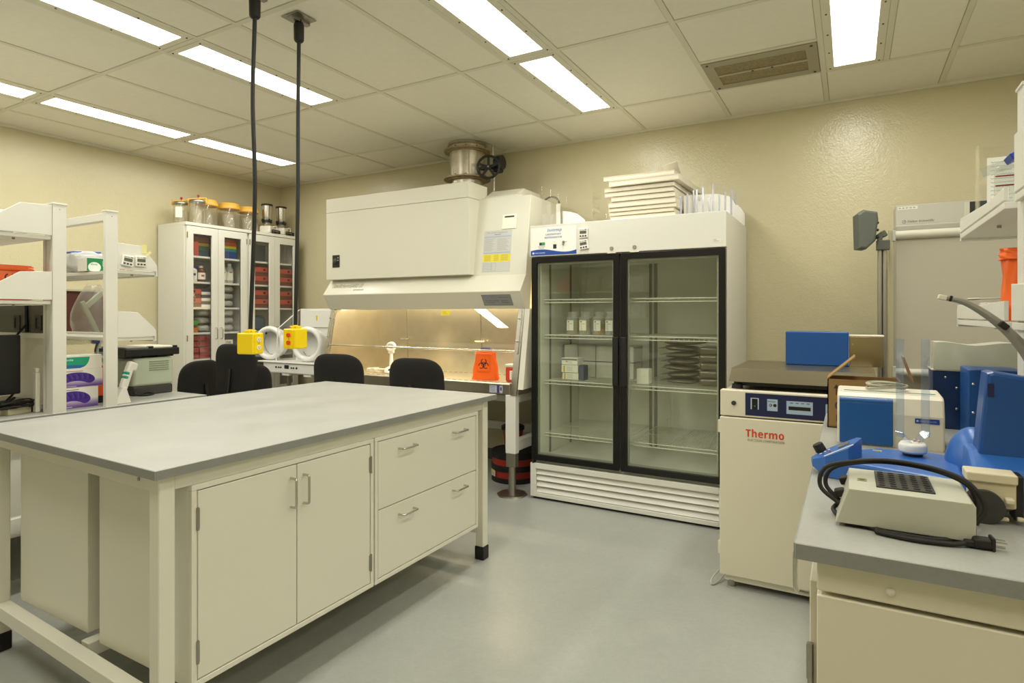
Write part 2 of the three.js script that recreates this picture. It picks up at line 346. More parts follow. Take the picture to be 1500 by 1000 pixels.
function underCabinet(label, x0, x1, z0, z1, kind, face) {      // hung under the island, face = +1 (towards +x) or -1
  const y0 = 0.2, y1 = 0.822, f = 0.018;
  const c = thing('base_cabinet', label, 'cabinet', [(x0 + x1) / 2, y0, (z0 + z1) / 2]);
  const fx = face > 0 ? x1 : x0, ins = v => fx - face * v;         // depth inwards from the face
  const A = Math.min(ins(0.02), face > 0 ? x0 : x1), B = Math.max(ins(0.02), face > 0 ? x0 : x1);
  wpart(c, 'body', bb(A, B, y0, y1, z0, z1, 0.003), MT.island);
  const fb = (a, b, c2, d) => bb(Math.min(fx, ins(0.021)), Math.max(fx, ins(0.021)), a, b, c2, d, 0.002);
  wpart(c, 'face_frame', [fb(y0, y0 + f, z0, z1), fb(y1 - f, y1, z0, z1), fb(y0 + f, y1 - f, z0, z0 + f), fb(y0 + f, y1 - f, z1 - f, z1)], MT.island);
  const g = 0.0035, dz0 = z0 + f + g, dz1 = z1 - f - g, dy0 = y0 + f + g, dy1 = y1 - f - g;
  const panel = (a, b, c2, d) => bb(Math.min(ins(0.0015), ins(0.02)), Math.max(ins(0.0015), ins(0.02)), a, b, c2, d, 0.0025);
  if (kind === 'doors') {
    const m = (dz0 + dz1) / 2;
    for (const s of [1, -1]) {
      const a = s > 0 ? m + 0.0018 : dz0, b = s > 0 ? dz1 : m - 0.0018;
      const d = wpart(c, 'door', panel(dy0, dy1, a, b), MT.island);
      dPull(d, ins(0.0015), 0.705, m + s * 0.029, 0.104, false, face);
      for (const y of [dy0 + 0.085, dy1 - 0.085]) wpart(d, 'hinge', [bb(Math.min(fx + face * 0.003, ins(0.006)), Math.max(fx + face * 0.003, ins(0.006)), y - 0.032, y + 0.032, (s > 0 ? dz1 : dz0) - 0.004, (s > 0 ? dz1 : dz0) + 0.006, 0.002), at(cyl(0.0045, 0.0045, 0.07, 10), fx + face * 0.002, y, s > 0 ? dz1 + 0.003 : dz0 - 0.003)], MT.satin, 'steel barrel hinge');
    }
  } else {
    const sp = 0.51;
    for (const [a, b, hy] of [[dy0, sp - 0.002, 0.456], [sp + 0.002, dy1, 0.748]]) {
      const d = wpart(c, 'drawer', panel(a, b, dz0, dz1), MT.island);
      for (const hz of [z0 + 0.185, z1 - 0.205]) dPull(d, ins(0.0015), hy, hz, 0.104, true, face);
    }
  }
  return c;
}
underCabinet('white steel cupboard with two doors under the grey island top', 3.52, 4.05, 2.845, 3.645, 'doors', 1);
underCabinet('white steel drawer unit with two wide drawers under the island top', 3.52, 4.05, 2.035, 2.838, 'drawers', 1);
underCabinet('white steel cupboard behind the drawer unit, on the shelf side of the island', 2.9, 3.415, 2.035, 2.825, 'doors', -1);
underCabinet('plain white cupboard back to back with the two-door cupboard under the island', 2.9, 3.415, 2.835, 3.632, 'doors', -1);

// ---------------------------------------------------------------- hanging outlets above the island
function pendant(label, boxPos, ry, top, outletMat, sag) {
  const g = thing('pendant_outlet', label, 'power outlet', [top[0], 0, top[2]], 0, 'yellow outlets hanging over the island');
  const bxp = [boxPos[0] - top[0], boxPos[1], boxPos[2] - top[2]], by = boxPos[1] + 0.06;
  const c = part(g, 'cable', tube([[0, H - 0.12, 0], [bxp[0] * 0.1 + sag, H - 0.5, bxp[2] * 0.1], [bxp[0] * 0.45 - sag, 1.9, bxp[2] * 0.5], [bxp[0], by - 0.002, bxp[2]]], 0.0095, 60, 10), MT.rubber, 'black rubber cable');
  const b = part(g, 'housing', rb(0.092, 0.125, 0.118, 0.009, 3), MT.yellow, 'yellow rubber box'); b.position.set(...bxp); b.rotation.y = ry; b.scale.setScalar(0.8);
  part(b, 'cord_clamp', [at(rb(0.056, 0.018, 0.044, 0.004), 0, 0.071, 0), at(cyl(0.015, 0.014, 0.02, 16), 0, 0.075, 0)], MT.yellow);
  part(b, 'clamp_screw', [at(cyl(0.003, 0.003, 0.01, 8), 0.018, 0.071, 0.022, Math.PI / 2), at(cyl(0.003, 0.003, 0.01, 8), -0.018, 0.071, 0.022, Math.PI / 2)], MT.satin);
  const plate = part(b, 'face_plate', at(ext(rrect(0.062, 0.112, 0.006), 0.005, 0.001), 0, 0, 0.0605), MT.yellow);
  for (const s of [1, -1]) {
    const o = part(plate, 'receptacle', at(ext(circ(0.0165).map(([x, y]) => [x, Math.max(-0.0135, Math.min(0.0135, y))]), 0.005, 0.0008), 0, s * 0.0235, 0.064), outletMat);
    void o;
    part(plate, 'slot', [bx(0.0022, 0.009, 0.001, -0.0062, s * 0.0235 + 0.003, 0.0667), bx(0.0022, 0.008, 0.001, 0.0062, s * 0.0235 + 0.003, 0.0667), at(cyl(0.0027, 0.0027, 0.001, 10), 0, s * 0.0235 - 0.0065, 0.0667, Math.PI / 2)], MT.black);
  }
  part(plate, 'screw', [at(cyl(0.003, 0.003, 0.002, 8), 0, 0, 0.0635, Math.PI / 2), at(cyl(0.0022, 0.0022, 0.002, 8), 0, 0.05, 0.0635, Math.PI / 2), at(cyl(0.0022, 0.0022, 0.002, 8), 0, -0.05, 0.0635, Math.PI / 2)], MT.satin);
  part(g, 'ceiling_plate', [at(rb(0.12, 0.004, 0.12, 0.0015), 0, H - 0.009, 0), at(rb(0.03, 0.02, 0.12, 0.003), 0, H - 0.016, 0)], MT.satin);
  part(g, 'grip', [at(lathe([[0, 0], [0.018, 0.002], [0.0245, 0.012], [0.0255, 0.085], [0.02, 0.1], [0, 0.102]], 20), 0, H - 0.128, 0), at(new THREE.TorusGeometry(0.014, 0.004, 8, 20), 0, H - 0.022, 0)], MT.rubber);
}
pendant('yellow hanging outlet box with white sockets above the island', [3.31, 1.205, 2.885], 100 * D2R, [3.395, 0, 2.925], S(0xe9e2c2, 0.4), -0.012);
pendant('yellow hanging outlet box with orange sockets above the island', [3.375, 1.222, 2.675], 10 * D2R, [3.378, 0, 2.656], S(0xe8541a, 0.4), -0.004);
// ---------------------------------------------------------------- glass-door laboratory refrigerator
const FX0 = 3.757, FX1 = 5.127, FZ0 = 0.06, FZ1 = 0.84, FT = 1.985;
{
  const g = thing('glass_door_refrigerator', 'tall white laboratory refrigerator with two black-framed glass doors', 'refrigerator', [(FX0 + FX1) / 2, 0, (FZ0 + FZ1) / 2]);
  const t = 0.06, y0 = 0.27, y1 = 1.765, inner = S(0xe6e6da, 0.42);
  wpart(g, 'body', [bb(FX0, FX0 + t, 0.03, FT, FZ0, FZ1, 0.003), bb(FX1 - t, FX1, 0.03, FT, FZ0, FZ1, 0.003), bb(FX0 + t, FX1 - t, 0.03, FT, FZ0, FZ0 + t), bb(FX0 + t, FX1 - t, y1, FT, FZ0 + t, FZ1 - 0.01), bb(FX0 + t, FX1 - t, 0.24, y0 + 0.03, FZ0 + t, FZ1 - 0.01)], MT.whiteB);
  wpart(g, 'liner', [bb(FX0 + t, FX0 + t + 0.004, y0 + 0.03, y1, FZ0 + t, FZ1 - 0.012), bb(FX1 - t - 0.004, FX1 - t, y0 + 0.03, y1, FZ0 + t, FZ1 - 0.012), bb(FX0 + t, FX1 - t, y0 + 0.03, y1, FZ0 + t, FZ0 + t + 0.004)], inner);
  wpart(g, 'header', bb(FX0, FX1, y1 - 0.004, FT, FZ1 - 0.01, FZ1 + 0.045, 0.004), MT.whiteB);
  wpart(g, 'center_post', bb(4.425, 4.465, y0 + 0.03, y1, FZ1 - 0.05, FZ1 - 0.012, 0.002), inner);
  // shelf standards on the back and sides
  const stdM = S(0x8d8a7c, 0.4, 0.5);
  for (const [x, z, w, d] of [[FX0 + t + 0.007, 0.3, 0.006, 0.022], [FX0 + t + 0.007, 0.68, 0.006, 0.022], [FX1 - t - 0.007, 0.3, 0.006, 0.022], [FX1 - t - 0.007, 0.68, 0.006, 0.022], [4.43, FZ0 + t + 0.007, 0.022, 0.006], [4.47, FZ0 + t + 0.007, 0.022, 0.006]])
    wpart(g, 'shelf_standard', bb(x - w / 2, x + w / 2, 0.31, 1.74, z - d / 2, z + d / 2), stdM);
  // doors
  for (const [a, b, hs] of [[FX0 + 0.012, 4.435, 1], [4.447, FX1 - 0.004, -1]]) {
    const zA = FZ1 + 0.0, zB = FZ1 + 0.04, w = 0.042, ya = 0.285, yb = 1.755;
    const d = wpart(g, 'door', extZ(rrect(b - a, yb - ya, 0.004, (a + b) / 2, (ya + yb) / 2), zA, zB, 0.002, [rrect(b - a - 2 * w, yb - ya - 2 * w, 0.002, (a + b) / 2, (ya + yb) / 2)]), MT.blackGloss, 'black aluminium door frame');
    const inset = 0.011;
    wpart(d, 'gasket', extZ(rrect(b - a - 2 * w + 0.002, yb - ya - 2 * w + 0.002, 0.002, (a + b) / 2, (ya + yb) / 2), zA + 0.004, zA + 0.018, 0, [rrect(b - a - 2 * w - 2 * inset, yb - ya - 2 * w - 2 * inset, 0.002, (a + b) / 2, (ya + yb) / 2)]), S(0xa9ab9c, 0.35, 0.3));
    wpart(d, 'pane', bb(a + w - 0.004, b - w + 0.004, ya + w - 0.004, yb - w + 0.004, zA + 0.021, zA + 0.023), MT.fridgeGlass);
    const hx = hs > 0 ? b - 0.022 : a + 0.022;
    wpart(d, 'handle', bb(hx - 0.02, hx + 0.02, 0.86, 1.19, zB, zB + 0.016, 0.004), MT.black, 'black flush handle');
    wpart(d, 'hinge', bb((hs > 0 ? a : b) - 0.02 * (hs > 0 ? -0.2 : 1.0), (hs > 0 ? a : b) + 0.02 * (hs > 0 ? 1.0 : -0.2), 0.262, 0.286, zA + 0.004, zB, 0.002), MT.black);
  }
  for (const x of [4.385, 4.545]) { wpart(g, 'lock', at(cyl(0.014, 0.012, 0.01, 18), x, 1.79, FZ1 + 0.049, Math.PI / 2), MT.satin, 'round key lock'); wpart(g, 'catch_plate', bb(x - 0.03, x + 0.03, 1.756, 1.762, FZ1 + 0.01, FZ1 + 0.05, 0.001), MT.offwhite); }
  // louvred base grille
  const gy0 = 0.018, gy1 = 0.262, gz = FZ1 + 0.036;
  wpart(g, 'grille_frame', [bb(FX0, FX0 + 0.045, gy0, gy1, gz - 0.05, gz, 0.004), bb(FX1 - 0.045, FX1, gy0, gy1, gz - 0.05, gz, 0.004), bb(FX0 + 0.045, FX1 - 0.045, gy1 - 0.04, gy1, gz - 0.05, gz - 0.001, 0.003), bb(FX0 + 0.045, FX1 - 0.045, gy0, gy0 + 0.03, gz - 0.05, gz - 0.001, 0.003)], MT.whiteB);
  wpart(g, 'grille_back', bb(FX0 + 0.03, FX1 - 0.03, gy0, gy1, gz - 0.075, gz - 0.068), S(0x8b8878, 0.6));
  for (let k = 0; k < 4; k++) { const y = 0.048 + k * 0.0435; const s = at(rb(FX1 - FX0 - 0.09, 0.003, 0.054, 0.0012, 1), 0, 0, 0, 1.02, 0, 0); wpart(g, 'louvre', at(s, (FX0 + FX1) / 2, y + 0.026, gz - 0.024), MT.whiteB); }
  wpart(g, 'toe_plate', bb(FX0 + 0.01, FX1 - 0.01, 0, 0.03, FZ0 + 0.05, gz - 0.03), MT.black);
  // wire shelves
  const wireM = S(0xe4e3d4, 0.35);
  for (const [xa, xb] of [[FX0 + t + 0.012, 4.418], [4.472, FX1 - t - 0.012]]) for (const y of [1.45, 1.19, 0.855, 0.47]) {
    const za = FZ0 + t + 0.015, zb = FZ1 - 0.06, gs = [];
    for (const dy of [0, -0.022]) gs.push(rod([xa, y + dy, zb], [xb, y + dy, zb], 0.0034, 6));
    gs.push(rod([xa, y, za], [xb, y, za], 0.003, 6), rod([xa, y, (za + zb) / 2], [xb, y, (za + zb) / 2], 0.003, 6));
    for (const x of [xa, xb, (xa + xb) / 2]) gs.push(rod([x, y - 0.004, za], [x, y - 0.004, zb], 0.003, 6));
    for (let k = 1; k < 36; k++) { const x = xa + (xb - xa) * k / 36; gs.push(rod([x, y + 0.003, za], [x, y + 0.003, zb], 0.0017, 5)); if (k % 2) gs.push(bx(0.002, 0.02, 0.002, x, y - 0.011, zb)); }
    const s = wpart(g, 'wire_shelf', gs, wireM, 'white wire shelf'); s.userData.kind = 'stuff';
  }
  // control panel print, timers go on top of it later
  const pw = 0.36, ph = 0.2;
  sheet(g, 'control_panel', pw, ph, 720, 400, (c, w, h) => {
    c.fillStyle = '#f4f2ea'; c.fillRect(0, 0, w, h);
    c.fillStyle = '#3b62a8'; c.font = 'italic bold 56px serif'; c.fillText('Isotemp', 262, 66);
    c.font = 'bold 38px sans-serif'; c.fillStyle = '#3f5c98'; c.fillText('LABORATORY', 240, 120); c.fillText('REFRIGERATOR', 222, 164);
    c.fillStyle = '#0a2d12'; c.fillRect(140, 215, 90, 44); c.fillStyle = '#23a046'; c.fillRect(178, 218, 48, 38);
    c.fillStyle = '#8f7d6d'; c.fillRect(120, 272, 110, 8); c.fillRect(126, 292, 90, 7);
    c.fillStyle = '#201d18'; c.fillRect(360, 252, 52, 62); c.strokeStyle = '#b9b19b'; c.lineWidth = 3; c.beginPath(); c.arc(386, 226, 14, 0, 7); c.stroke();
    c.fillStyle = '#a39a80'; c.fillRect(505, 222, 70, 8);
    c.fillStyle = '#1c479e'; c.beginPath(); c.moveTo(0, 400); c.lineTo(0, 332); c.bezierCurveTo(180, 290, 300, 330, 420, 350); c.bezierCurveTo(540, 372, 640, 366, 720, 340); c.lineTo(720, 400); c.fill();
    c.fillStyle = '#fff'; c.beginPath(); c.arc(42, 366, 15, 0, 7); c.fill(); c.fillStyle = '#1c479e'; c.font = 'bold 22px serif'; c.fillText('f', 38, 373); c.fillStyle = '#fff'; c.font = '24px sans-serif'; c.fillText('Fisher Scientific', 66, 373);
  }, [FX0 + 0.01 + pw / 2 - g.position.x, 1.868, FZ1 + 0.0462 - g.position.z], [0, 0, 0], { label: 'printed control panel with a blue wave' });
  wpart(g, 'key', [at(cyl(0.009, 0.009, 0.008, 16), 4.03, 1.855, FZ1 + 0.05, Math.PI / 2), bb(4.028, 4.032, 1.83, 1.858, FZ1 + 0.05, FZ1 + 0.07, 0.001)], MT.satin);
  sheet(g, 'rating_mark', 0.05, 0.022, 100, 44, (c, w, h) => { c.fillStyle = '#e9e5d6'; c.fillRect(0, 0, w, h); c.fillStyle = '#9a937f'; c.font = 'bold 22px sans-serif'; c.fillText('NSF', 6, 22); c.fillRect(6, 30, 70, 6); }, [FX1 - 0.055 - g.position.x, 1.805, FZ1 + 0.0462 - g.position.z]);
}
// timers (used on the refrigerator and on the shelf bracket)
function makeTimer(label, group) {
  const g = thing('digital_timer', label, 'timer', [0, 0, 0], 0, group);
  part(g, 'case', rb(0.066, 0.066, 0.016, 0.005), MT.plastic);
  part(g, 'display', at(rb(0.05, 0.02, 0.002, 0.001, 1), 0, 0.006, 0.0085), S(0x5d6250, 0.3), 'grey liquid crystal display');
  for (let k = 0; k < 3; k++) { part(g, 'button', at(rb(0.014, 0.006, 0.003, 0.001, 1), -0.019 + k * 0.019, 0.024, 0.0088), k < 2 ? MT.lgrey : S(0x6a6a2c, 0.5)); part(g, 'button', at(rb(0.013, 0.01, 0.004, 0.002, 1), -0.019 + k * 0.019, -0.019, 0.0088), MT.darkgrey); }
  return g;
}
const timer0 = makeTimer('white digital timer stuck level on the refrigerator header, upper of two'); timer0.position.set(4.183, 1.905, FZ1 + 0.0535);
const timer1 = copy(timer0, [4.185, 1.826, FZ1 + 0.0535], 0, 'white digital timer stuck askew on the refrigerator header, lower of two'); timer1.rotation.z = 0.12;

// things inside the refrigerator (shelf tops: y + 0.005)
{
  const pr = (w, h, fn) => new THREE.MeshStandardMaterial({ map: canvasTex(w, h, fn), roughness: 0.6 });
  const labelDraw = c => (x, w, h) => { x.fillStyle = '#efece0'; x.fillRect(0, 0, w, h); x.fillStyle = c; x.fillRect(8, 8, 14, 10); x.fillStyle = '#8f8c80'; for (let k = 0; k < 6; k++) x.fillRect(8, 30 + k * 13, w - 20 - (k * 29) % 30, 4); };
  // culture-plate sleeves on the second shelf
  [[4.0, '#8a2a20', 0.0], [4.1, '#30303a', 0], [4.21, '#30303a', 1], [4.3, '#30303a', 0]].forEach(([x, c, y], k) => {
    const g = thing('plate_sleeve', ['clear sleeve of culture plates with a red-marked label, in the refrigerator', 'clear sleeve of culture plates beside the red-marked one', 'clear sleeve of yellow agar plates in the refrigerator', 'clear sleeve of culture plates beside the yellow agar plates'][k], 'culture plates', [x, 1.1965, 0.66]);
    for (let i = 0; i < 9; i++) part(g, 'plate', at(cyl(0.043, 0.043, 0.0115, 20), 0, 0.006 + i * 0.0132, 0), P({ color: y && i < 6 ? 0xd9b91d : 0xcfcdb6, roughness: 0.15, transmission: 0.5, thickness: 0 }));
    part(g, 'wrap', lathe([[0.046, 0], [0.047, 0.12], [0.03, 0.14], [0.036, 0.165]], 20), MT.film);
    sheet(g, 'label', 0.052, 0.075, 64, 96, labelDraw(c), [0, 0.065, 0.0475]);
  });
  // reagent kit boxes on the third shelf
  [[3.995, 0.861, 0.64, 0.05, 0], [3.99, 0.913, 0.645, 0.055, 0.05], [3.99, 0.97, 0.64, 0.05, -0.02]].forEach(([x, y, z, h, ry], k) => {
    const g = thing('kit_box', ['white reagent kit box with a yellow stripe, lowest in its stack', 'white reagent kit box with a yellow stripe, in the middle of its stack', 'white reagent kit box with a grey lid on top of the stack'][k], 'box', [x, y, z], ry);
    part(g, 'carton', at(rb(0.13, h, 0.11, 0.002, 1), 0, h / 2, 0), MT.paper);
    sheet(g, 'print', 0.125, h - 0.008, 160, 64, (c, w, hh) => { c.fillStyle = '#f0eddf'; c.fillRect(0, 0, w, hh); if (k < 2) { c.fillStyle = '#dcb82a'; c.fillRect(18, 0, 14, hh); } else { c.fillStyle = '#77746a'; c.fillRect(0, 0, w, 20); c.fillStyle = '#c0492e'; c.fillRect(40, 26, 20, 10); } c.fillStyle = '#a4a193'; for (let q = 0; q < 3; q++) c.fillRect(48, 14 + q * 15, 60, 4); }, [0, h / 2, 0.0555]);
  });
  solo('kit_carton', bb(4.065, 4.105, 0.861, 0.97, 0.62, 0.7, 0.003), S(0x5d6070, 0.6), 'slim slate grey carton beside the reagent kit stack', 'box');
  // plain white cartons at the back of the third shelf
  let n = 0;
  for (const [x0, x1, y] of [[3.84, 3.955, 0.861], [3.96, 4.1, 0.861], [4.105, 4.25, 0.861], [4.255, 4.4, 0.861], [3.84, 3.955, 0.985], [3.96, 4.1, 0.985], [4.105, 4.25, 0.985], [4.255, 4.4, 0.985]]) {
    n++; solo('white_carton', bb(x0, x1, y, y + 0.118, 0.24, 0.46, 0.003), S(0xd3d1c3, 0.7), `white carton deep in the refrigerator, ${n > 4 ? 'upper' : 'lower'} layer, ${['first', 'second', 'third', 'fourth'][(n - 1) % 4]} from the hinge side`, 'box', 'plain white cartons in the refrigerator');
  }
  solo('small_carton', bb(4.5, 4.585, 0.861, 0.965, 0.62, 0.7, 0.002), MT.paper, 'small plain white carton alone behind the right refrigerator door', 'box');
  // silver-grey media bags
  const bagM = P({ color: 0x6f685a, roughness: 0.28, metalness: 0.35 });
  for (let k = 0; k < 7; k++) {
    const g = new THREE.SphereGeometry(1, 22, 12), p = g.attributes.position; const w = k === 6 ? 0.14 : 0.115;
    for (let i = 0; i < p.count; i++) { const x = p.getX(i), y = p.getY(i), z = p.getZ(i); const sx = Math.sign(x) * Math.pow(Math.abs(x), 0.65), sz = Math.sign(z) * Math.pow(Math.abs(z), 0.65); p.setXYZ(i, sx * w + y * 0.01 * Math.sin(z * 9 + k), y * 0.0205 * (1 + 0.07 * Math.sin(x * 7 + k * 2)) , sz * 0.13); }
    g.computeVertexNormals(); g.rotateZ(0.06 * Math.sin(k * 2.1)); g.rotateY(0.12 * Math.sin(k * 3));
    solo('media_bag', [at(g, 4.79 + 0.012 * Math.sin(k * 2.3), 0.888 + k * 0.0445, 0.55), bx(0.035, 0.003, 0.2, 4.668 + 0.01 * Math.sin(k), 0.888 + k * 0.0445, 0.55)], bagM, `grey pouch in the refrigerator, ${['lowest', 'second from the bottom', 'third from the bottom', 'fourth from the bottom', 'fifth from the bottom', 'sixth from the bottom', 'topmost'][k]} of its pile`, 'bag', 'grey pouches in the refrigerator');
  }
  for (let k = 0; k < 5; k++) solo('media_bag', at(rb(0.13, 0.052, 0.2, 0.02, 3), 4.975, 0.889 + k * 0.0525, 0.55, 0, 0.05 * Math.sin(k * 4), 0.03 * Math.sin(k * 3)), bagM, `glossy grey packet beside the pouches, ${['lowest', 'second from the bottom', 'middle', 'fourth from the bottom', 'topmost'][k]} of its stack`, 'packet', 'glossy packets in the refrigerator');
}
// ---------------------------------------------------------------- biosafety cabinet
function biohazard(c, cx, cy, r, col) {                 // three open crescents round a ring
  c.save(); c.translate(cx, cy); c.strokeStyle = col; c.fillStyle = col; c.lineWidth = r * 0.16;
  for (let k = 0; k < 3; k++) { const a = -Math.PI / 2 + k * 2 * Math.PI / 3; c.beginPath(); c.arc(Math.cos(a) * r * 0.5, Math.sin(a) * r * 0.5, r * 0.48, a + 0.42, a + 2 * Math.PI - 0.42); c.stroke(); }
  c.lineWidth = r * 0.11; c.beginPath(); c.arc(0, 0, r * 0.4, 0, 7); c.stroke(); c.beginPath(); c.arc(0, 0, r * 0.15, 0, 7); c.fill(); c.restore();
}
const BX0 = 1.63, BX1 = 3.66;
{
  const g = thing('biosafety_cabinet', 'wide off-white biosafety cabinet with a lit steel chamber on a white stand', 'fume cabinet', [(BX0 + BX1) / 2, 0, 0.5]);
  const W = S(0xdfdccb, 0.34);
  wpart(g, 'upper_body', extX([[0.14, 1.64], [0.762, 1.64], [0.68, 2.262], [0.14, 2.262]], BX0, BX1, 0.004), W);
  wpart(g, 'canopy', extX([[0.14, 1.392], [0.2, 1.392], [0.2, 1.6], [0.68, 1.6], [0.7, 1.388], [0.76, 1.385], [0.775, 1.387], [0.858, 1.516], [0.856, 1.524], [0.766, 1.646], [0.14, 1.646]], BX0 - 0.012, BX1 + 0.004, 0.004), W);
  wpart(g, 'front_panel', bb(BX0 + 0.002, 3.19, 1.655, 2.2605, 0.6, 0.832, 0.004), W, 'large flat front panel');
  wpart(g, 'panel_cap', bb(BX0 + 0.002, 3.192, 2.262, 2.388, 0.56, 0.833, 0.004), W);
  wpart(g, 'filter_cover', [extX([[0.2, 2.264], [0.62, 2.264], [0.6, 2.3], [0.5, 2.36], [0.2, 2.36]], 3.2, 3.5, 0.004), bb(3.2, 3.56, 2.262, 2.28, 0.18, 0.65, 0.003)], W);
  const ctl = wpart(g, 'control_knob_panel', bb(1.715, 1.8, 1.765, 1.876, 0.832, 0.838, 0.002), MT.black, 'small black control panel with a dial');
  wpart(ctl, 'dial', at(lathe([[0, 0.016], [0.02, 0.016], [0.024, 0.002], [0.026, 0]], 24), 1.755, 1.82, 0.838, Math.PI / 2), MT.darkgrey);
  wpart(ctl, 'lamp', [at(cyl(0.004, 0.004, 0.004, 10), 1.787, 1.85, 0.839, Math.PI / 2), at(cyl(0.004, 0.004, 0.004, 10), 1.787, 1.828, 0.839, Math.PI / 2)], MT.paper);
  const slope = -Math.atan2(0.082, 0.622), gp = g.position;   // right front leans back
  const onSlope = y => 0.762 - (y - 1.64) * 0.082 / 0.622;
  const cov = part(g, 'cover_plate', at(rb(0.125, 0.115, 0.006, 0.002), 0, 0, 0, slope), S(0xfaf2dd, 0.3), 'square cream cover plate'); cov.position.set(3.487 - gp.x, 2.065, onSlope(2.065) + 0.004 - gp.z);
  part(cov, 'slot', at(bx(0.085, 0.012, 0.002), 0, 0.038, 0, slope).translate(0, 0, 0.0035 - 0.038 * 0.13), MT.darkgrey);
  sheet(g, 'certificate_sheet', 0.25, 0.33, 500, 660, (c, w, h) => {
    c.fillStyle = '#c9c9c3'; c.fillRect(0, 0, w, h); c.fillStyle = '#8d8d88'; c.font = 'italic 40px serif'; c.fillText('The Baker Company', 40, 48); c.fillStyle = '#5a5a58'; c.fillRect(190, 62, 120, 8);
    c.fillStyle = '#a8b2c8'; c.fillRect(10, 88, w - 20, 26); c.fillStyle = '#9d9d97'; for (let k = 0; k < 12; k++) { c.fillRect(14, 132 + k * 17, 190 - (k * 37) % 60, 5); c.fillRect(250, 132 + k * 17, 220 - (k * 53) % 70, 5); }
    c.fillStyle = '#a8b2c8'; c.fillRect(10, 348, w - 20, 22); c.fillStyle = '#ecd92a'; c.fillRect(0, 380, w, 122); c.fillStyle = '#a69a22'; for (let k = 0; k < 6; k++) { c.fillRect(30, 394 + k * 17, 120, 6); c.fillRect(200, 394 + k * 17, 90, 6); c.fillRect(330, 394 + k * 17, 130, 6); }
    c.strokeStyle = '#8f8f88'; c.lineWidth = 3; for (let k = 0; k < 5; k++) c.strokeRect(20, 520 + k * 25, 150, 25); c.strokeRect(180, 520, 70, 125);
  }, [3.388 - gp.x, 1.838, onSlope(1.838) + 0.0012 - gp.z], [slope, 0, 0], { label: 'printed certificate sheet with a yellow band', rough: 0.3 });
  const nose = -Math.atan2(0.09, 0.122);
  letters(g, 'maker_lettering', 'SterilchemGARD III', FONT, 0.04, 0.36, 0.0012, S(0xa8a28c, 0.4), [1.87 - gp.x, 1.58, 0.8155 - gp.z], [nose, 0, 0], 0.25, 'slanted grey lettering');
  letters(g, 'model_lettering', 'ADVANCE', FONTB, 0.016, 0.12, 0.0012, S(0xa8a28c, 0.4), [2.02 - gp.x, 1.552, 0.836 - gp.z], [nose, 0, 0], 0.25, 'small slanted grey lettering');
  sheet(g, 'info_plate', 0.26, 0.098, 520, 196, (c, w, h) => { c.fillStyle = '#8f9090'; c.fillRect(0, 0, w, h); c.strokeStyle = '#6b6b66'; c.lineWidth = 6; c.strokeRect(6, 6, w - 12, h - 12); c.fillStyle = '#4b5f9a'; for (let k = 0; k < 5; k++) { c.beginPath(); c.arc(40 + k * 50, 44, 17, 0, 7); c.fill(); c.fillStyle = '#c9ccd2'; c.beginPath(); c.arc(40 + k * 50, 44, 8, 0, 7); c.fill(); c.fillStyle = '#4b5f9a'; } c.fillStyle = '#4a4a48'; c.font = 'italic 38px serif'; c.fillText('The Baker Company', 40, 120, 250); c.fillRect(60, 140, 150, 7); c.fillRect(300, 46, 180, 6); c.fillRect(330, 104, 110, 9); c.fillRect(330, 140, 130, 9); }, [3.44 - gp.x, 1.452, 0.8185 - gp.z], [Math.atan2(0.083, 0.129), 0, 0], { label: 'grey maker plate with blue symbols', rough: 0.35 });
  // chamber
  const st = S(0xffffff, 0.34, 1, { map: tinted(256, 0xd2cab6, 0.05, [[3, 1], [9, 0.8], [120, 0.5]], 53, 0.5) });
  wpart(g, 'chamber_back', extX([[0.16, 0.78], [0.18, 0.78], [0.21, 1.4], [0.19, 1.4]], BX0 + 0.06, BX1 - 0.06), st, 'brushed steel back wall');
  wpart(g, 'back_seam', [extX([[0.18, 0.82], [0.184, 0.82], [0.214, 1.4], [0.21, 1.4]], 2.05, 2.056), extX([[0.18, 0.82], [0.184, 0.82], [0.214, 1.4], [0.21, 1.4]], 2.9, 2.906)], MT.chrome);
  for (const [a, b] of [[BX0, BX0 + 0.06], [BX1 - 0.06, BX1]]) {
    wpart(g, 'side_wall', extX([[0.14, 0.745], [0.888, 0.745], [0.758, 1.386], [0.14, 1.386]], a, b, 0.003), st, 'steel side wall');
    wpart(g, 'jamb', [extX([[0.878, 0.745], [0.908, 0.745], [0.778, 1.384], [0.748, 1.384]], a + 0.004, b - 0.004, 0.003), extX([[0.84, 1.05], [0.858, 1.05], [0.79, 1.384], [0.774, 1.384]], a + 0.02, b - 0.02, 0.002)], MT.chrome);
    wpart(g, 'clip', [1.14, 1.31].map(y => at(rb(0.024, 0.008, 0.014, 0.003), (a + b) / 2, y, 0.86 - (y - 1.05) * 0.2035)), MT.satin);
  }
  wpart(g, 'side_cheek', extX([[0.56, 0.8], [0.90, 0.79], [0.79, 1.386], [0.56, 1.386]], BX1 + 0.004, BX1 + 0.05, 0.003), W, 'white outer side cover');
  wpart(g, 'work_tray', [bb(BX0 + 0.06, BX1 - 0.06, 0.79, 0.815, 0.16, 0.84, 0.002)], st);
  wpart(g, 'tray_lip', [extX([[0.83, 0.815], [0.905, 0.832], [0.91, 0.822], [0.84, 0.79]], BX0 + 0.06, BX1 - 0.06, 0.002), bb(BX0 + 0.06, BX1 - 0.06, 0.745, 0.82, 0.885, 0.9, 0.006)], st);
  const slotM = S(0x151412, 0.8);
  for (const z of [0.745, 0.79, 0.225]) for (let k = 0; k < 32; k++) wpart(g, 'grille_slot', bb(1.76 + k * 0.058, 1.795 + k * 0.058, 0.8148, 0.8158, z, z + 0.014), slotM);
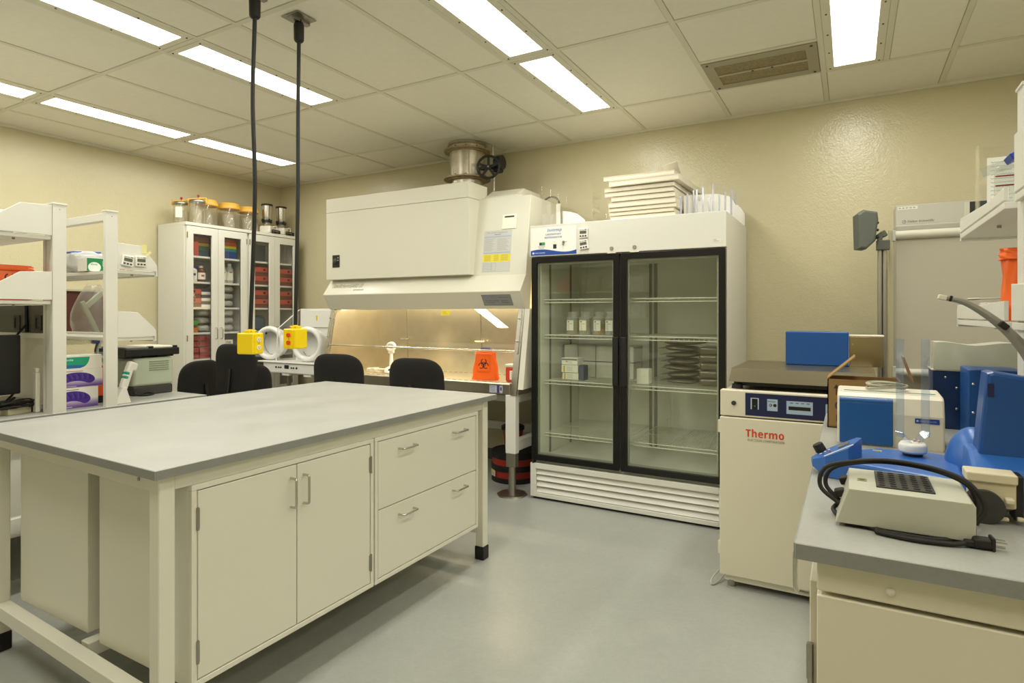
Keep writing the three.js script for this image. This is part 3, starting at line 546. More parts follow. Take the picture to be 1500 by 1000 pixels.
  wpart(g, 'sash_rail', rod([BX0 + 0.05, 1.065, 0.84], [BX1 - 0.05, 1.065, 0.84], 0.007, 10), MT.chrome, 'steel rail along the sash edge');
  wpart(g, 'sash', extX([[0.831, 1.06], [0.834, 1.06], [0.768, 1.386], [0.765, 1.386]], BX0 + 0.06, BX1 - 0.06), MT.glass, 'sloping glass sash');
  sheet(g, 'yellow_tag', 0.085, 0.04, 120, 56, (c, w, h) => { c.fillStyle = '#ecd91a'; c.fillRect(0, 0, w, h); c.fillStyle = '#c4a716'; c.font = 'bold 20px sans-serif'; c.fillText('EN60..', 20, 26); c.fillRect(20, 36, 70, 6); }, [2.925 - gp.x, 1.355, 0.7765 - gp.z], [-0.2, 0, 0], { label: 'small yellow tag' });
  sheet(g, 'warning_tag', 0.115, 0.055, 184, 88, (c, w, h) => { c.fillStyle = '#b9bccb'; c.fillRect(0, 0, w, h); c.fillStyle = '#51406f'; c.fillRect(w * 0.56, 0, w * 0.2, h); c.fillStyle = '#7c7b92'; for (let k = 0; k < 4; k++) c.fillRect(8, 12 + k * 18, 70, 6); c.fillStyle = '#51406f'; c.fillRect(150, 20, 22, 40); }, [3.48 - gp.x, 0.783, 0.9008 - gp.z], [0, 0, 0], { label: 'lilac printed tag on the steel apron' });
  for (const [x, y] of [[2.07, 1.11], [2.92, 1.1], [1.95, 1.03]]) wpart(g, 'service_valve', [rod([x, y, 0.19], [x, y, 0.25], 0.007), rod([x - 0.05, y, 0.25], [x + 0.05, y, 0.25], 0.007)], MT.chrome);
  // fluorescent tube under the canopy
  const lm = new THREE.MeshStandardMaterial({ color: 0xffffff, emissive: new THREE.Color().setRGB(1, 0.86, 0.58), emissiveIntensity: 3 });
  wpart(g, 'lamp_tube', rod([1.85, 1.57, 0.45], [3.45, 1.57, 0.45], 0.014, 12), lm, 'fluorescent tube inside the hood');
  const a = new THREE.RectAreaLight(new THREE.Color().setRGB(1, 0.84, 0.56), 46, 1.6, 0.05); a.position.set(0, 1.55, 0.45 - gp.z); a.rotation.x = -Math.PI / 2; a.castShadow = true; a.name = 'hood_lamp'; g.add(a);
  // stand
  for (const x of [BX0 + 0.02, BX1 - 0.1]) for (const z of [0.2, 0.84]) {
    const lg = wpart(g, 'stand_leg', bb(x, x + 0.085, 0.31, 0.745, z, z + 0.06, 0.005), MT.white);
    wpart(lg, 'sleeve', bb(x + 0.004, x + 0.081, 0.21, 0.312, z + 0.003, z + 0.057, 0.003), MT.satin);
    wpart(lg, 'pillar', at(cyl(0.029, 0.026, 0.21, 20), x + 0.042, 0.112, z + 0.03), MT.satin);
    wpart(lg, 'floor_plate', at(new THREE.CylinderGeometry(0.112, 0.116, 0.012, 8), x + 0.042, 0.006, z + 0.03, 0, 0.39), MT.satin, 'octagonal steel floor plate');
  }
  for (const x of [BX0 + 0.03, BX1 - 0.09]) wpart(g, 'stand_rail', [bb(x, x + 0.06, 0.32, 0.4, 0.26, 0.84, 0.004), bb(x, x + 0.06, 0.68, 0.744, 0.26, 0.84, 0.004)], MT.white);
  wpart(g, 'rear_stretcher', [bb(BX0 + 0.1, BX1 - 0.1, 0.34, 0.41, 0.2, 0.25, 0.004), bb(BX0 + 0.1, BX1 - 0.1, 0.66, 0.744, 0.2, 0.25, 0.004)], MT.white);
  wpart(g, 'front_beam', bb(BX0 + 0.1, BX1 - 0.1, 0.69, 0.744, 0.85, 0.89, 0.004), S(0x6d6a5c, 0.5));
}
// exhaust damper above the cabinet
{
  const cx = 2.86, cz = 0.36, mt = S(0xffffff, 0.38, 1, { map: tinted(256, 0xc6bfae, 0.13, [[5, 1], [14, 0.8], [50, 0.5]], 103, 0.5) }), rust = S(0xffffff, 0.6, 0.6, { map: tinted(256, 0xa79877, 0.2, [[9, 1], [40, 1]], 105, 0.25) });
  const g = thing('exhaust_damper', 'weathered steel exhaust damper with bolted flanges above the biosafety cabinet', 'duct', [cx, 2.262, cz]);
  wpart(g, 'duct', [at(cyl(0.135, 0.135, 0.27, 40), cx, 2.395, cz), at(cyl(0.155, 0.155, 0.25, 48), cx, 2.645, cz), at(cyl(0.162, 0.162, 0.075, 48), cx, 2.796, cz)], mt);
  for (const y of [2.525, 2.768]) {
    const f = wpart(g, 'flange', [at(cyl(0.205, 0.205, 0.012, 48), cx, y, cz), at(cyl(0.17, 0.17, 0.03, 48), cx, y, cz)], rust, 'bolted flange');
    for (let k = 0; k < 12; k++) { const t = k / 12 * 2 * Math.PI; wpart(f, 'bolt', at(new THREE.CylinderGeometry(0.009, 0.009, 0.028, 6), cx + 0.187 * Math.cos(t), y + 0.006, cz + 0.187 * Math.sin(t)), rust); }
  }
  wpart(g, 'collar_band', at(new THREE.TorusGeometry(0.163, 0.007, 8, 48), cx, 2.815, cz, Math.PI / 2), rust);
  for (const a of [0.9, 1.9]) wpart(g, 'seam', at(bx(0.008, 0.24, 0.006), cx + 0.156 * Math.cos(a), 2.645, cz + 0.156 * Math.sin(a)), mt);
  const wh = new THREE.Group(); wh.name = 'hand_wheel'; wh.position.set(3.165 - cx, 2.572 - 2.262, 0.5 - cz); wh.rotation.y = 0.35; g.add(wh); wh.userData.label = 'black spoked hand wheel';
  const bk = MT.black;
  part(wh, 'rim', new THREE.TorusGeometry(0.092, 0.011, 10, 36), bk);
  for (let k = 0; k < 5; k++) { const t = k / 5 * 2 * Math.PI + 0.3; part(wh, 'spoke', at(rb(0.09, 0.022, 0.008, 0.003), 0.045 * Math.cos(t), 0.045 * Math.sin(t), 0, 0, 0, t), bk); }
  part(wh, 'hub', at(cyl(0.022, 0.02, 0.03, 20), 0, 0, 0, Math.PI / 2), bk); part(wh, 'axle', at(cyl(0.007, 0.007, 0.14, 12), 0, 0, -0.05, Math.PI / 2), MT.satin);
  wpart(g, 'gear_box', [at(rb(0.07, 0.12, 0.09, 0.02), 3.2, 2.6, 0.4), at(cyl(0.06, 0.06, 0.05, 24), 3.225, 2.62, 0.41, 0, 0, Math.PI / 2), at(rb(0.16, 0.03, 0.04, 0.005), 3.1, 2.6, 0.38)], bk, 'black gear box');
  wpart(g, 'rod', [rod([3.16, 2.3, 0.4], [3.16, 2.56, 0.4], 0.008), rod([3.16, 2.6, 0.42], [3.16, 2.77, 0.42], 0.009)], MT.satin);
}
// things in the biosafety cabinet
function bagGeo(w0, w1, h, d, k = 0) {                  // soft tapering bag, base at y=0
  const g = new THREE.CylinderGeometry(1, 1, 1, 40, 14, true), p = g.attributes.position;
  for (let i = 0; i < p.count; i++) {
    const x = p.getX(i), y = p.getY(i) + 0.5, z = p.getZ(i), a = Math.atan2(z, x), w = (w0 + (w1 - w0) * y) / 2;
    const sq = (v) => Math.sign(v) * Math.pow(Math.abs(v), 0.55);
    const wr = 1 + 0.035 * Math.sin(a * 9 + y * 5 + k) * y + 0.025 * Math.sin(a * 4 - y * 11 + k);
    p.setXYZ(i, sq(Math.cos(a)) * w * wr, y * h, sq(Math.sin(a)) * d / 2 * wr * (1 - 0.35 * y));
  }
  g.computeVertexNormals(); return g;
}
function biohazardBag(label, pos, ry, w0, w1, h, d, k, lid) {
  const g = thing('biohazard_bag', label, 'bag', pos, ry);
  const b = part(g, 'bag', bagGeo(w0, w1, h, d, k), MT.bag);
  const cuff = bagGeo(w1 * 1.12, w1 * 1.06, h * 0.16, d * 0.78, k + 2); part(b, 'folded_cuff', at(cuff, 0, h * 0.86, 0), MT.bag);
  const mk = sheetMark(b, w0 * 0.46, (c, w, hh) => { biohazard(c, w / 2, hh * 0.45, w * 0.42, '#20120c'); });
  mk.position.set(0, h * 0.5, d * 0.5 * 0.9); mk.rotation.x = -0.11;
  if (lid) part(g, 'ruffled_liner', at(bagGeo(w1 * 0.75, w1 * 0.5, 0.02, d * 0.4, 5), 0, h * 1.0, 0), S(0x4a3a72, 0.4));
  return g;
}
function sheetMark(parent, s, draw) {                     // printed mark cut along its own outline (alpha)
  const t = canvasTex(256, 256, (c, w, h) => { c.fillStyle = '#f0640f'; c.fillRect(0, 0, w, h); draw(c, w, h); });
  const m = new THREE.MeshStandardMaterial({ map: t, roughness: 0.4 });
  const g = new THREE.BoxGeometry(s, s, 0.0008); return part(parent, 'printed_symbol', g, m, 'black biohazard symbol', true);
}
biohazardBag('orange biohazard bag standing on the steel tray of the biosafety cabinet', [3.2, 0.816, 0.6], 0.25, 0.225, 0.15, 0.235, 0.12, 1, true);
{
  const g = thing('sharps_container', 'small red sharps container with a pale lid beside the standing orange bag', 'container', [3.49, 0.816, 0.62]);
  part(g, 'tub', at(rb(0.13, 0.11, 0.1, 0.012), 0, 0.055, 0), S(0xc8361f, 0.4)); part(g, 'lid', at(rb(0.136, 0.025, 0.106, 0.008), 0, 0.122, 0), S(0xd8cfc0, 0.4));
  sheet(g, 'label', 0.07, 0.07, 70, 70, (c, w, h) => { c.fillStyle = '#ece6da'; c.fillRect(0, 0, w, h); c.fillStyle = '#777'; for (let k = 0; k < 4; k++) c.fillRect(8, 10 + k * 14, 50, 4); }, [0.012, 0.05, 0.0508]);
}
{
  const g = thing('vortex_stand', 'white swivel-head device on a slim post standing on the steel tray', 'lab device', [2.2, 0.816, 0.6], 0.5);
  part(g, 'base', at(lathe([[0, 0], [0.062, 0], [0.066, 0.01], [0.06, 0.03], [0.045, 0.05], [0.022, 0.058], [0, 0.06]], 28), 0, 0, 0), MT.plastic);
  part(g, 'post', at(cyl(0.02, 0.014, 0.13, 20), 0, 0.115, 0), MT.plastic);
  part(g, 'collar', at(rb(0.055, 0.03, 0.045, 0.01), 0, 0.19, 0), MT.plastic);
  part(g, 'head', [at(cyl(0.042, 0.042, 0.05, 28), 0, 0.236, 0.005, Math.PI / 2), at(new THREE.TorusGeometry(0.032, 0.01, 10, 28), 0, 0.236, 0.03)], MT.plastic);
  part(g, 'eye', at(cyl(0.009, 0.009, 0.006, 14), 0.004, 0.236, 0.034, Math.PI / 2), S(0x3a1a14, 0.4));
  part(g, 'switch', at(rb(0.03, 0.02, 0.008, 0.004), 0, 0.034, 0.056, -0.6), S(0x2b3563, 0.4));
}
for (let k = 0; k < 2; k++) solo('tubing_coil', at(tube(Array.from({ length: 46 }, (_, i) => { const t = i / 45 * 2 * Math.PI * 3.2; return [Math.cos(t) * (0.055 + 0.008 * Math.sin(t * 0.7)), 0.006 + i * 0.0006, Math.sin(t) * 0.05]; }), 0.005, 150, 6), [1.96, 2.075][k], 0.8165, 0.58 + k * 0.03), S(0xddd4bd, 0.45), ['coil of cream tubing on the tray close to the chamber seam', 'coil of cream tubing on the tray beside the swivel-head device'][k], 'tubing');
// pails under the cabinet
{
  const g = thing('spill_drum', 'low red drum with black bands on the floor under the biosafety cabinet', 'drum', [3.4, 0, 0.47]);
  part(g, 'drum', at(cyl(0.185, 0.185, 0.21, 48), 0, 0.11, 0), MT.redbin);
  for (const [y, h] of [[0.02, 0.04], [0.115, 0.045], [0.215, 0.05]]) part(g, 'band', at(cyl(0.19, 0.19, h, 48), 0, y, 0), MT.black, 'black band');
  sheet(g, 'label', 0.075, 0.05, 90, 60, (c, w, h) => { c.fillStyle = '#e8dfc4'; c.fillRect(0, 0, w, h); c.fillStyle = '#d9c52a'; c.fillRect(0, 0, w, 14); c.fillStyle = '#777'; for (let k = 0; k < 3; k++) c.fillRect(8, 24 + k * 11, 64, 4); }, [-0.11, 0.07, 0.158], [0, -0.6, 0]);
  const b = thing('red_pail', 'tapered red pail with a black lid standing on the low drum', 'pail', [3.4, 0.241, 0.5]);
  part(b, 'pail', at(cyl(0.062, 0.085, 0.17, 32), 0, 0.085, 0), MT.redbin); part(b, 'lid', [at(cyl(0.095, 0.095, 0.025, 32), 0, 0.182, 0), at(cyl(0.08, 0.08, 0.01, 32), 0, 0.198, 0)], MT.black, 'black lid');
}
// ---------------------------------------------------------------- incubator and what stands on it
{
  const x0 = 5.234, x1 = 5.9, z0 = 1.0, z1 = 1.666;
  const g = thing('incubator', 'cream incubator with a navy control strip and red lettering, beside the refrigerator', 'incubator', [(x0 + x1) / 2, 0, (z0 + z1) / 2]);
  wpart(g, 'body', bb(x0 + 0.006, x1 - 0.006, 0.055, 0.965, z0, z1 - 0.035, 0.006), MT.cream);
  wpart(g, 'control_head', bb(x0, x1, 0.846, 0.972, z1 - 0.06, z1, 0.004), MT.cream);
  const d = wpart(g, 'door', bb(x0 - 0.002, x1, 0.062, 0.84, z1 - 0.034, z1 + 0.004, 0.006), MT.cream);
  for (const y of [0.76, 0.16]) wpart(d, 'hinge', bb(x0 - 0.012, x0 + 0.004, y, y + 0.06, z1 - 0.03, z1 - 0.004, 0.002), MT.cream);
  wpart(g, 'base_skirt', bb(x0 + 0.02, x1 - 0.02, 0.03, 0.06, z0 + 0.02, z1 - 0.02), MT.offwhite);
  for (const x of [x0 + 0.05, x1 - 0.05]) for (const z of [z0 + 0.05, z1 - 0.04]) wpart(g, 'foot', at(cyl(0.018, 0.024, 0.034, 16), x, 0.017, z), MT.satin);
  wpart(g, 'vent_plug', [at(cyl(0.011, 0.011, 0.008, 18), 5.298, 0.91, z1 + 0.002, Math.PI / 2), at(cyl(0.005, 0.005, 0.01, 12), 5.298, 0.91, z1 + 0.003, Math.PI / 2)], MT.darkgrey);
  const pw = x1 - 5.352, ph = 0.108;
  sheet(g, 'control_strip', pw, ph, 1096, 216, (c, w, h) => {
    c.fillStyle = '#1a2049'; c.fillRect(0, 0, w, h);
    c.fillStyle = '#b7c6d6'; c.fillRect(48, 44, 74, 110); c.fillStyle = '#0d0d12'; c.fillRect(60, 52, 52, 102); c.fillStyle = '#9fb0c0'; c.beginPath(); c.arc(86, 122, 5, 0, 7); c.fill();
    c.fillStyle = '#a8bdd2'; c.fillRect(196, 46, 92, 112); c.fillRect(364, 52, 222, 122); c.fillRect(690, 60, 200, 122);
    c.fillStyle = '#15151c'; c.beginPath(); c.arc(226, 104, 13, 0, 7); c.fill(); c.beginPath(); c.arc(264, 104, 15, 0, 7); c.fill(); c.fillStyle = '#cfd6dc'; c.beginPath(); c.arc(224, 104, 6, 0, 7); c.fill();
    c.fillStyle = '#15130f'; c.fillRect(382, 102, 186, 34); c.fillRect(740, 72, 140, 40); c.fillRect(740, 128, 140, 40);
    c.fillStyle = '#4c5a70'; for (let k = 0; k < 4; k++) c.fillRect(396 + k * 46, 66, 26, 8); c.fillRect(200, 66, 70, 6);
  }, [(5.352 + x1) / 2 - g.position.x - 0.001, 0.909, z1 + 0.0008 - g.position.z], [0, 0, 0], { label: 'navy control strip with pale switch fields', rough: 0.3 });
  letters(g, 'maker_name', 'Thermo', FONTB, 0.036, 0.17, 0.001, S(0xd5401c, 0.4), [5.438 - g.position.x, 0.752, z1 + 0.0042 - g.position.z], [0, 0, 0], 0, 'red maker lettering');
  letters(g, 'maker_line', 'ELECTRON CORPORATION', FONT, 0.0105, 0.162, 0.0008, S(0x8d846a, 0.5), [5.444 - g.position.x, 0.733, z1 + 0.0042 - g.position.z], [0, 0, 0], 0, 'small grey lettering');
  wpart(g, 'power_cord', tube([[5.25, 0.04, 1.55], [5.225, 0.012, 1.62], [5.2, 0.006, 1.68], [5.19, 0.02, 1.66], [5.215, 0.05, 1.6], [5.24, 0.07, 1.5]], 0.004, 40, 6), MT.lgrey);
}
{
  const g = thing('shaker_hood', 'brushed steel tray lid with sloping sides standing on the incubator', 'lid', [5.58, 0.972, 1.32]);
  wpart(g, 'lid', (() => { const t = new THREE.BoxGeometry(0.64, 0.066, 0.62), p = t.attributes.position; for (let i = 0; i < p.count; i++) if (p.getY(i) > 0) p.setXYZ(i, p.getX(i) * 0.965, p.getY(i), p.getZ(i) * 0.95 ); t.computeVertexNormals(); return at(t, 5.585, 1.042, 1.3); })(), MT.brushed);
  wpart(g, 'under_box', bb(5.29, 5.87, 0.985, 1.009, 1.03, 1.55), MT.black);
  for (const x of [5.3, 5.86]) for (const z of [1.06, 1.575]) wpart(g, 'foot', [at(cyl(0.028, 0.024, 0.022, 18), x, 0.984, z), at(cyl(0.016, 0.016, 0.02, 14), x, 1.0, z)], MT.rubber, 'black rubber foot');
}
solo('blue_instrument_box', bb(5.492, 5.787, 1.0755, 1.252, 1.1, 1.24, 0.006), MT.blue, 'plain blue metal box on the steel tray lid', 'box');
{
  const g = thing('steel_box', 'polished steel box beside the plain blue box on the tray lid', 'box', [5.865, 1.0755, 1.16]);
  part(g, 'case', at(rb(0.15, 0.155, 0.12, 0.003), 0, 0.0775, 0), S(0xb6a98a, 0.2, 1)); part(g, 'lid_edge', at(rb(0.155, 0.006, 0.124, 0.002), 0, 0.158, 0), MT.offwhite);
  part(g, 'bolt', at(cyl(0.005, 0.005, 0.02, 10), -0.06, 0.115, 0.066, Math.PI / 2), MT.chrome);
}
// ---------------------------------------------------------------- right-hand bench
const RY = 0.9;
{
  const g = thing('corner_bench', 'cream steel bench with a grey laminate top, set with blue instruments', 'bench', [6.5, 0, 2.7]);
  wpart(g, 'benchtop', bb(5.7, 7.3, 0.868, RY, 1.72, 3.465, 0.003), MT.benchTop);
  wpart(g, 'edge_band', [bb(5.702, 7.298, 0.869, 0.8985, 3.4645, 3.4665), bb(5.6985, 5.7005, 0.869, 0.8985, 1.722, 3.463)], MT.topEdge);
  wpart(g, 'top_rail', bb(5.738, 7.28, 0.808, 0.866, 3.39, 3.446, 0.004), MT.cream);
  wpart(g, 'plug', at(lathe([[0, 0.006], [0.006, 0.005], [0.0085, 0]], 18), 5.86, 0.832, 3.446, Math.PI / 2), MT.offwhite);
  wpart(g, 'front_panel', bb(5.738, 7.28, 0.06, 0.8, 3.4, 3.447, 0.003), MT.cream);
  wpart(g, 'body', bb(5.745, 7.27, 0.06, 0.866, 1.98, 3.385, 0.003), MT.cream);
  wpart(g, 'plinth', bb(5.8, 7.2, 0, 0.06, 2.05, 3.36), MT.black);
  for (const [a, b] of [[2.0, 2.68], [2.7, 3.38]]) {
    const d = wpart(g, 'door', bb(5.722, 5.744, 0.085, 0.8, a, b, 0.003), MT.cream);
    wpart(d, 'handle', tube([[5.724, 0.852, 3.34], [5.7, 0.85, 3.34], [5.694, 0.84, 3.34], [5.694, 0.772, 3.34], [5.7, 0.762, 3.34], [5.724, 0.76, 3.34]].map(p => [p[0], p[1], a > 2.5 ? 3.36 : 2.62]), 0.0046, 32, 8, false, 0.2), MT.chrome);
    for (const y of [0.63, 0.2]) wpart(d, 'hinge', [at(cyl(0.006, 0.006, 0.085, 12), 5.724, y, b + 0.004), bb(5.716, 5.724, y - 0.035, y + 0.035, b - 0.012, b)], MT.satin);
  }
}
// spine rack with shelves over the bench
const shelfProfile = (z0, y0, dir, tip, top, h) => [[z0, y0], [z0, y0 + h], [z0 + dir * top, y0 + h - 0.006], [z0 + dir * (tip - 0.012), y0 + 0.05], [z0 + dir * tip, y0 + 0.03], [z0 + dir * tip, y0]];
function shelf(parent, xa, xb, z0, dir, tip, y0, top, h, bracketX) {
  const za = Math.min(z0, z0 + dir * tip), zb = Math.max(z0, z0 + dir * tip);
  const s = wpart(parent, 'shelf', [bb(xa, xb, y0 - 0.022, y0 - 0.004, za, zb, 0.002), bb(xa, xb, y0 - 0.03, y0 + 0.012, z0 + dir * tip - 0.009, z0 + dir * tip + 0.009, 0.003)], MT.white);
  for (const x of bracketX) wpart(s, 'end_bracket', extX(shelfProfile(z0, y0, dir, tip, top, h), x - 0.005, x + 0.005, 0.0015), MT.white, 'sloping end bracket');
  for (const x of [xa + 0.05, xb - 0.05]) wpart(s, 'bolt', at(cyl(0.006, 0.006, 0.008, 10), x, y0 - 0.026, (za + zb) / 2), MT.satin);
  return s;
}
{
  const g = thing('reagent_rack', 'white two-level shelf rack rising from the bench set with blue instruments', 'shelf', [6.6, RY, 2.75]);
  for (const x of [6.15, 7.2]) wpart(g, 'post', [bb(x, x + 0.045, RY, 1.888, 2.866, 2.926, 0.004), bb(x - 0.003, x + 0.048, 1.886, 1.894, 2.863, 2.929, 0.002)], MT.white);
  wpart(g, 'top_rail', bb(6.195, 7.2, 1.83, 1.88, 2.876, 2.916, 0.004), MT.white);
  shelf(g, 6.139, 7.24, 2.79, -1, 0.71, 1.636, 0.2, 0.035, [6.143, 7.235]);
  shelf(g, 6.139, 7.24, 2.79, -1, 0.78, 1.328, 0.36, 0.05, [6.143, 7.235]);
  shelf(g, 6.139, 7.24, 2.9, 1, 0.3, 1.636, 0.16, 0.14, [6.143, 7.235]);
  shelf(g, 6.139, 7.24, 2.87, 1, 0.33, 1.328, 0.16, 0.09, [6.143, 7.235]);
  wpart(g, 'raceway', bb(6.2, 7.2, RY, 1.1, 2.83, 2.86, 0.004), MT.lgrey);
}
// ---------------------------------------------------------------- things on the right-hand bench
{ // dry-bath block heater
  const g = thing('block_heater', 'pale grey block heater with a black perforated heating block', 'heater', [5.885, RY, 3.225]);
  const body = extZ([[5.768, 0.908], [6.004, 0.908], [6.004, 0.975], [5.998, 0.982], [5.792, 0.982]], 3.128, 3.322, 0.002);
  wpart(g, 'housing', body, S(0xb9b9a6, 0.42));
  wpart(g, 'foot_plate', bb(5.785, 5.99, 0.9, 0.909, 3.15, 3.31, 0.002), MT.black);
  wpart(g, 'heating_block', bb(5.842, 5.944, 0.9815, 0.985, 3.145, 3.285, 0.001), S(0x37342a, 0.5, 0.3), 'dark perforated metal block');
  for (let i = 0; i < 5; i++) for (let k = 0; k < 7; k++) wpart(g, 'tube_well', at(cyl(0.0062, 0.0062, 0.001, 12), 5.853 + i * 0.0202, 0.9852, 3.155 + k * 0.0197), S(0x050504, 0.9));
  sheet(g, 'rating_label', 0.018, 0.022, 36, 44, (c, w, h) => { c.fillStyle = '#8d8b55'; c.fillRect(0, 0, w, h); c.fillStyle = '#3b3a22'; c.fillRect(5, 8, 26, 10); c.fillRect(10, 24, 16, 12); }, [5.817 - 5.885, 0.0826, 3.235 - 3.225], [-Math.PI / 2, 0, 0]);
  for (const [y, z, x] of [[0.945, 3.22, 5.774], [0.962, 3.17, 5.783]]) wpart(g, 'switch', at(rb(0.02, 0.017, 0.026, 0.004), x, y, z, 0, 0, 0.3), MT.black);
  // cord wound twice around the heater, ending at the plug
  const loop = (z, o, e) => [[5.775, 0.925, z + 0.02], [5.75 - o, 0.955, z + 0.005], [5.76 - o, 0.99 + e, z], [5.8, 1.005 + e, z - 0.02], [5.87, 1.012 + e, z - 0.035], [5.95, 1.008 + e, z - 0.02], [6.005, 0.99 + e, z], [6.017 + o, 0.955, z + 0.01], [6.014, 0.92, z + 0.02]];
  wpart(g, 'cord', [tube(loop(3.2, 0.004, 0), 0.0048, 80, 8), tube(loop(3.222, 0.014, 0.008), 0.0048, 80, 8), tube([[6.014, 0.92, 3.22], [6.0, 0.907, 3.28], [5.94, 0.9058, 3.33], [5.86, 0.9058, 3.332], [5.84, 0.906, 3.338], [5.9, 0.9058, 3.352], [5.96, 0.906, 3.345], [5.985, 0.908, 3.333]], 0.005, 80, 8), tube([[5.775, 0.925, 3.22], [5.762, 0.91, 3.24], [5.79, 0.9058, 3.29], [5.86, 0.9058, 3.332]], 0.005, 30, 8)], MT.rubber, 'thick black cord wound round the heater');
  wpart(g, 'plug', [at(rb(0.018, 0.013, 0.014, 0.004), 5.992, 0.909, 3.33, 0, 0.1), at(rb(0.03, 0.02, 0.024, 0.006), 6.012, 0.912, 3.326, 0, 0.1), at(rb(0.006, 0.026, 0.028, 0.004), 6.027, 0.913, 3.324, 0, 0.1)], MT.rubber, 'black three-pin plug');
  wpart(g, 'pin', [bb(6.028, 6.048, 0.917, 0.9185, 3.312, 3.318), bb(6.028, 6.048, 0.917, 0.9185, 3.328, 3.334), rod([6.028, 0.907, 3.322], [6.047, 0.907, 3.322], 0.0024)], MT.chrome);
}
{ // blue dispensing instrument with control pod, tower and pump head
  const g = thing('media_dispenser', 'glossy blue dispensing instrument with a tilted control pod and a pump head', 'lab instrument', [5.93, RY, 2.88]);
  const bl = MT.blueL;
  // base deck: outline in plan
  const deck = ext([[5.79, -2.93], [6.03, -3.02], [6.05, -2.72], [5.98, -2.69], [5.86, -2.70], [5.8, -2.76]], 0.05, 0.008); deck.rotateX(-Math.PI / 2); deck.translate(0, 0.928, 0);
  wpart(g, 'base', deck, bl);
  const pod = ext([[5.697, -2.83], [5.702, -2.875], [5.735, -2.915], [5.79, -2.925], [5.822, -2.85], [5.81, -2.8], [5.77, -2.785], [5.72, -2.79]], 0.12, 0.007); pod.rotateX(-Math.PI / 2);
  { const p = pod.attributes.position; for (let i = 0; i < p.count; i++) { const x = p.getX(i), y = p.getY(i); p.setY(i, y > 0 ? 0.935 + (x - 5.697) * 0.56 - Math.max(0, -(p.getZ(i) - 2.85)) * 0.05 : 0.9 + Math.max(0, 5.74 - x) * 0.5); } pod.computeVertexNormals(); }
  const podM = wpart(g, 'control_pod', pod, bl, 'wedge-shaped blue control pod');
  const tilt = Math.atan(0.56), py = x => 0.9355 + (x - 5.697) * 0.56;
  const kn = at(lathe([[0, 0.024], [0.012, 0.024], [0.0145, 0.02], [0.015, 0]], 20), 0, 0, 0, 0, 0, tilt); wpart(podM, 'knob', at(kn, 5.722, py(5.722), 2.808), MT.black, 'black control knob');
  const flat = (n, w, d, x, z, m, h = 0.0015) => wpart(podM, n, at(bx(w, h, d), 0, 0, 0, 0, 0, tilt).translate(x, py(x) + h * 0.5, z), m);
  flat('display', 0.03, 0.036, 5.778, 2.848, S(0x7b735c, 0.15)); flat('stripe', 0.08, 0.006, 5.767, 2.905, MT.paper);
  for (const [x, z, m] of [[5.722, 2.852, MT.paper], [5.733, 2.845, MT.paper], [5.742, 2.838, MT.paper], [5.745, 2.872, MT.red], [5.728, 2.87, MT.chrome]]) flat('button', 0.006, 0.005, x, z, m, 0.002);
  wpart(g, 'side_hump', at(new THREE.SphereGeometry(0.085, 28, 16, 0, 2 * Math.PI, 0, Math.PI / 2), 0, 0, 0).scale(0.75, 1.35, 1.1).translate(6.078, 0.93, 2.77), bl);
  const hs = extX([[2.935, 0.915], [3.08, 0.915], [3.085, 0.96], [3.06, 1.0], [3.0, 1.028], [2.935, 1.03]], 6.032, 6.3, 0.01); wpart(g, 'pump_housing', hs, bl);
  wpart(g, 'underside', bb(6.03, 6.28, 0.9, 0.917, 2.94, 3.07, 0.004), MT.lgrey);
  const tw = extZ([[6.05, 1.0], [6.068, 1.208], [6.08, 1.212], [6.32, 1.17], [6.32, 1.0]], 2.935, 3.015, 0.008); const towM = wpart(g, 'tower', tw, MT.blue, 'tall blue tower');
  wpart(towM, 'slot', bb(6.069, 6.081, 1.155, 1.185, 3.013, 3.017), MT.navy);
  // peristaltic pump head on the front
  wpart(g, 'pump_head', [extX([[3.084, 0.915], [3.14, 0.935], [3.14, 1.0], [3.084, 1.0]].map(([z, y]) => [z, y]), 6.02, 6.098, 0.004)], S(0xcdc2a2, 0.45), 'cream pump head');
  wpart(g, 'pump_cap', bb(6.012, 6.1, 0.985, 1.006, 3.086, 3.145, 0.004), S(0xd8cdae, 0.45));
  wpart(g, 'pump_cover', at(cyl(0.035, 0.035, 0.03, 32), 6.043, 0.935, 3.14, Math.PI / 2), MT.darkgrey, 'dark round pump cover');
  wpart(g, 'pump_plate', bb(6.095, 6.112, 0.908, 1.003, 3.084, 3.13, 0.004), MT.black);
  wpart(g, 'pump_tap', [at(rb(0.016, 0.012, 0.02, 0.004), 6.085, 0.953, 3.148), at(rb(0.02, 0.008, 0.012, 0.003), 6.075, 0.912, 3.14), at(rb(0.012, 0.008, 0.012, 0.003), 6.105, 0.914, 3.135)], S(0xd8cdae, 0.45));
  sheet(g, 'plate', 0.022, 0.018, 44, 36, (c, w, h) => { c.fillStyle = '#b9ac84'; c.fillRect(0, 0, w, h); c.fillStyle = '#7c7250'; for (let k = 0; k < 3; k++) c.fillRect(5, 6 + k * 10, 34, 4); }, [5.862 - 5.93, 0.0536, 2.745 - 2.88], [-Math.PI / 2, 0, 0]);
}
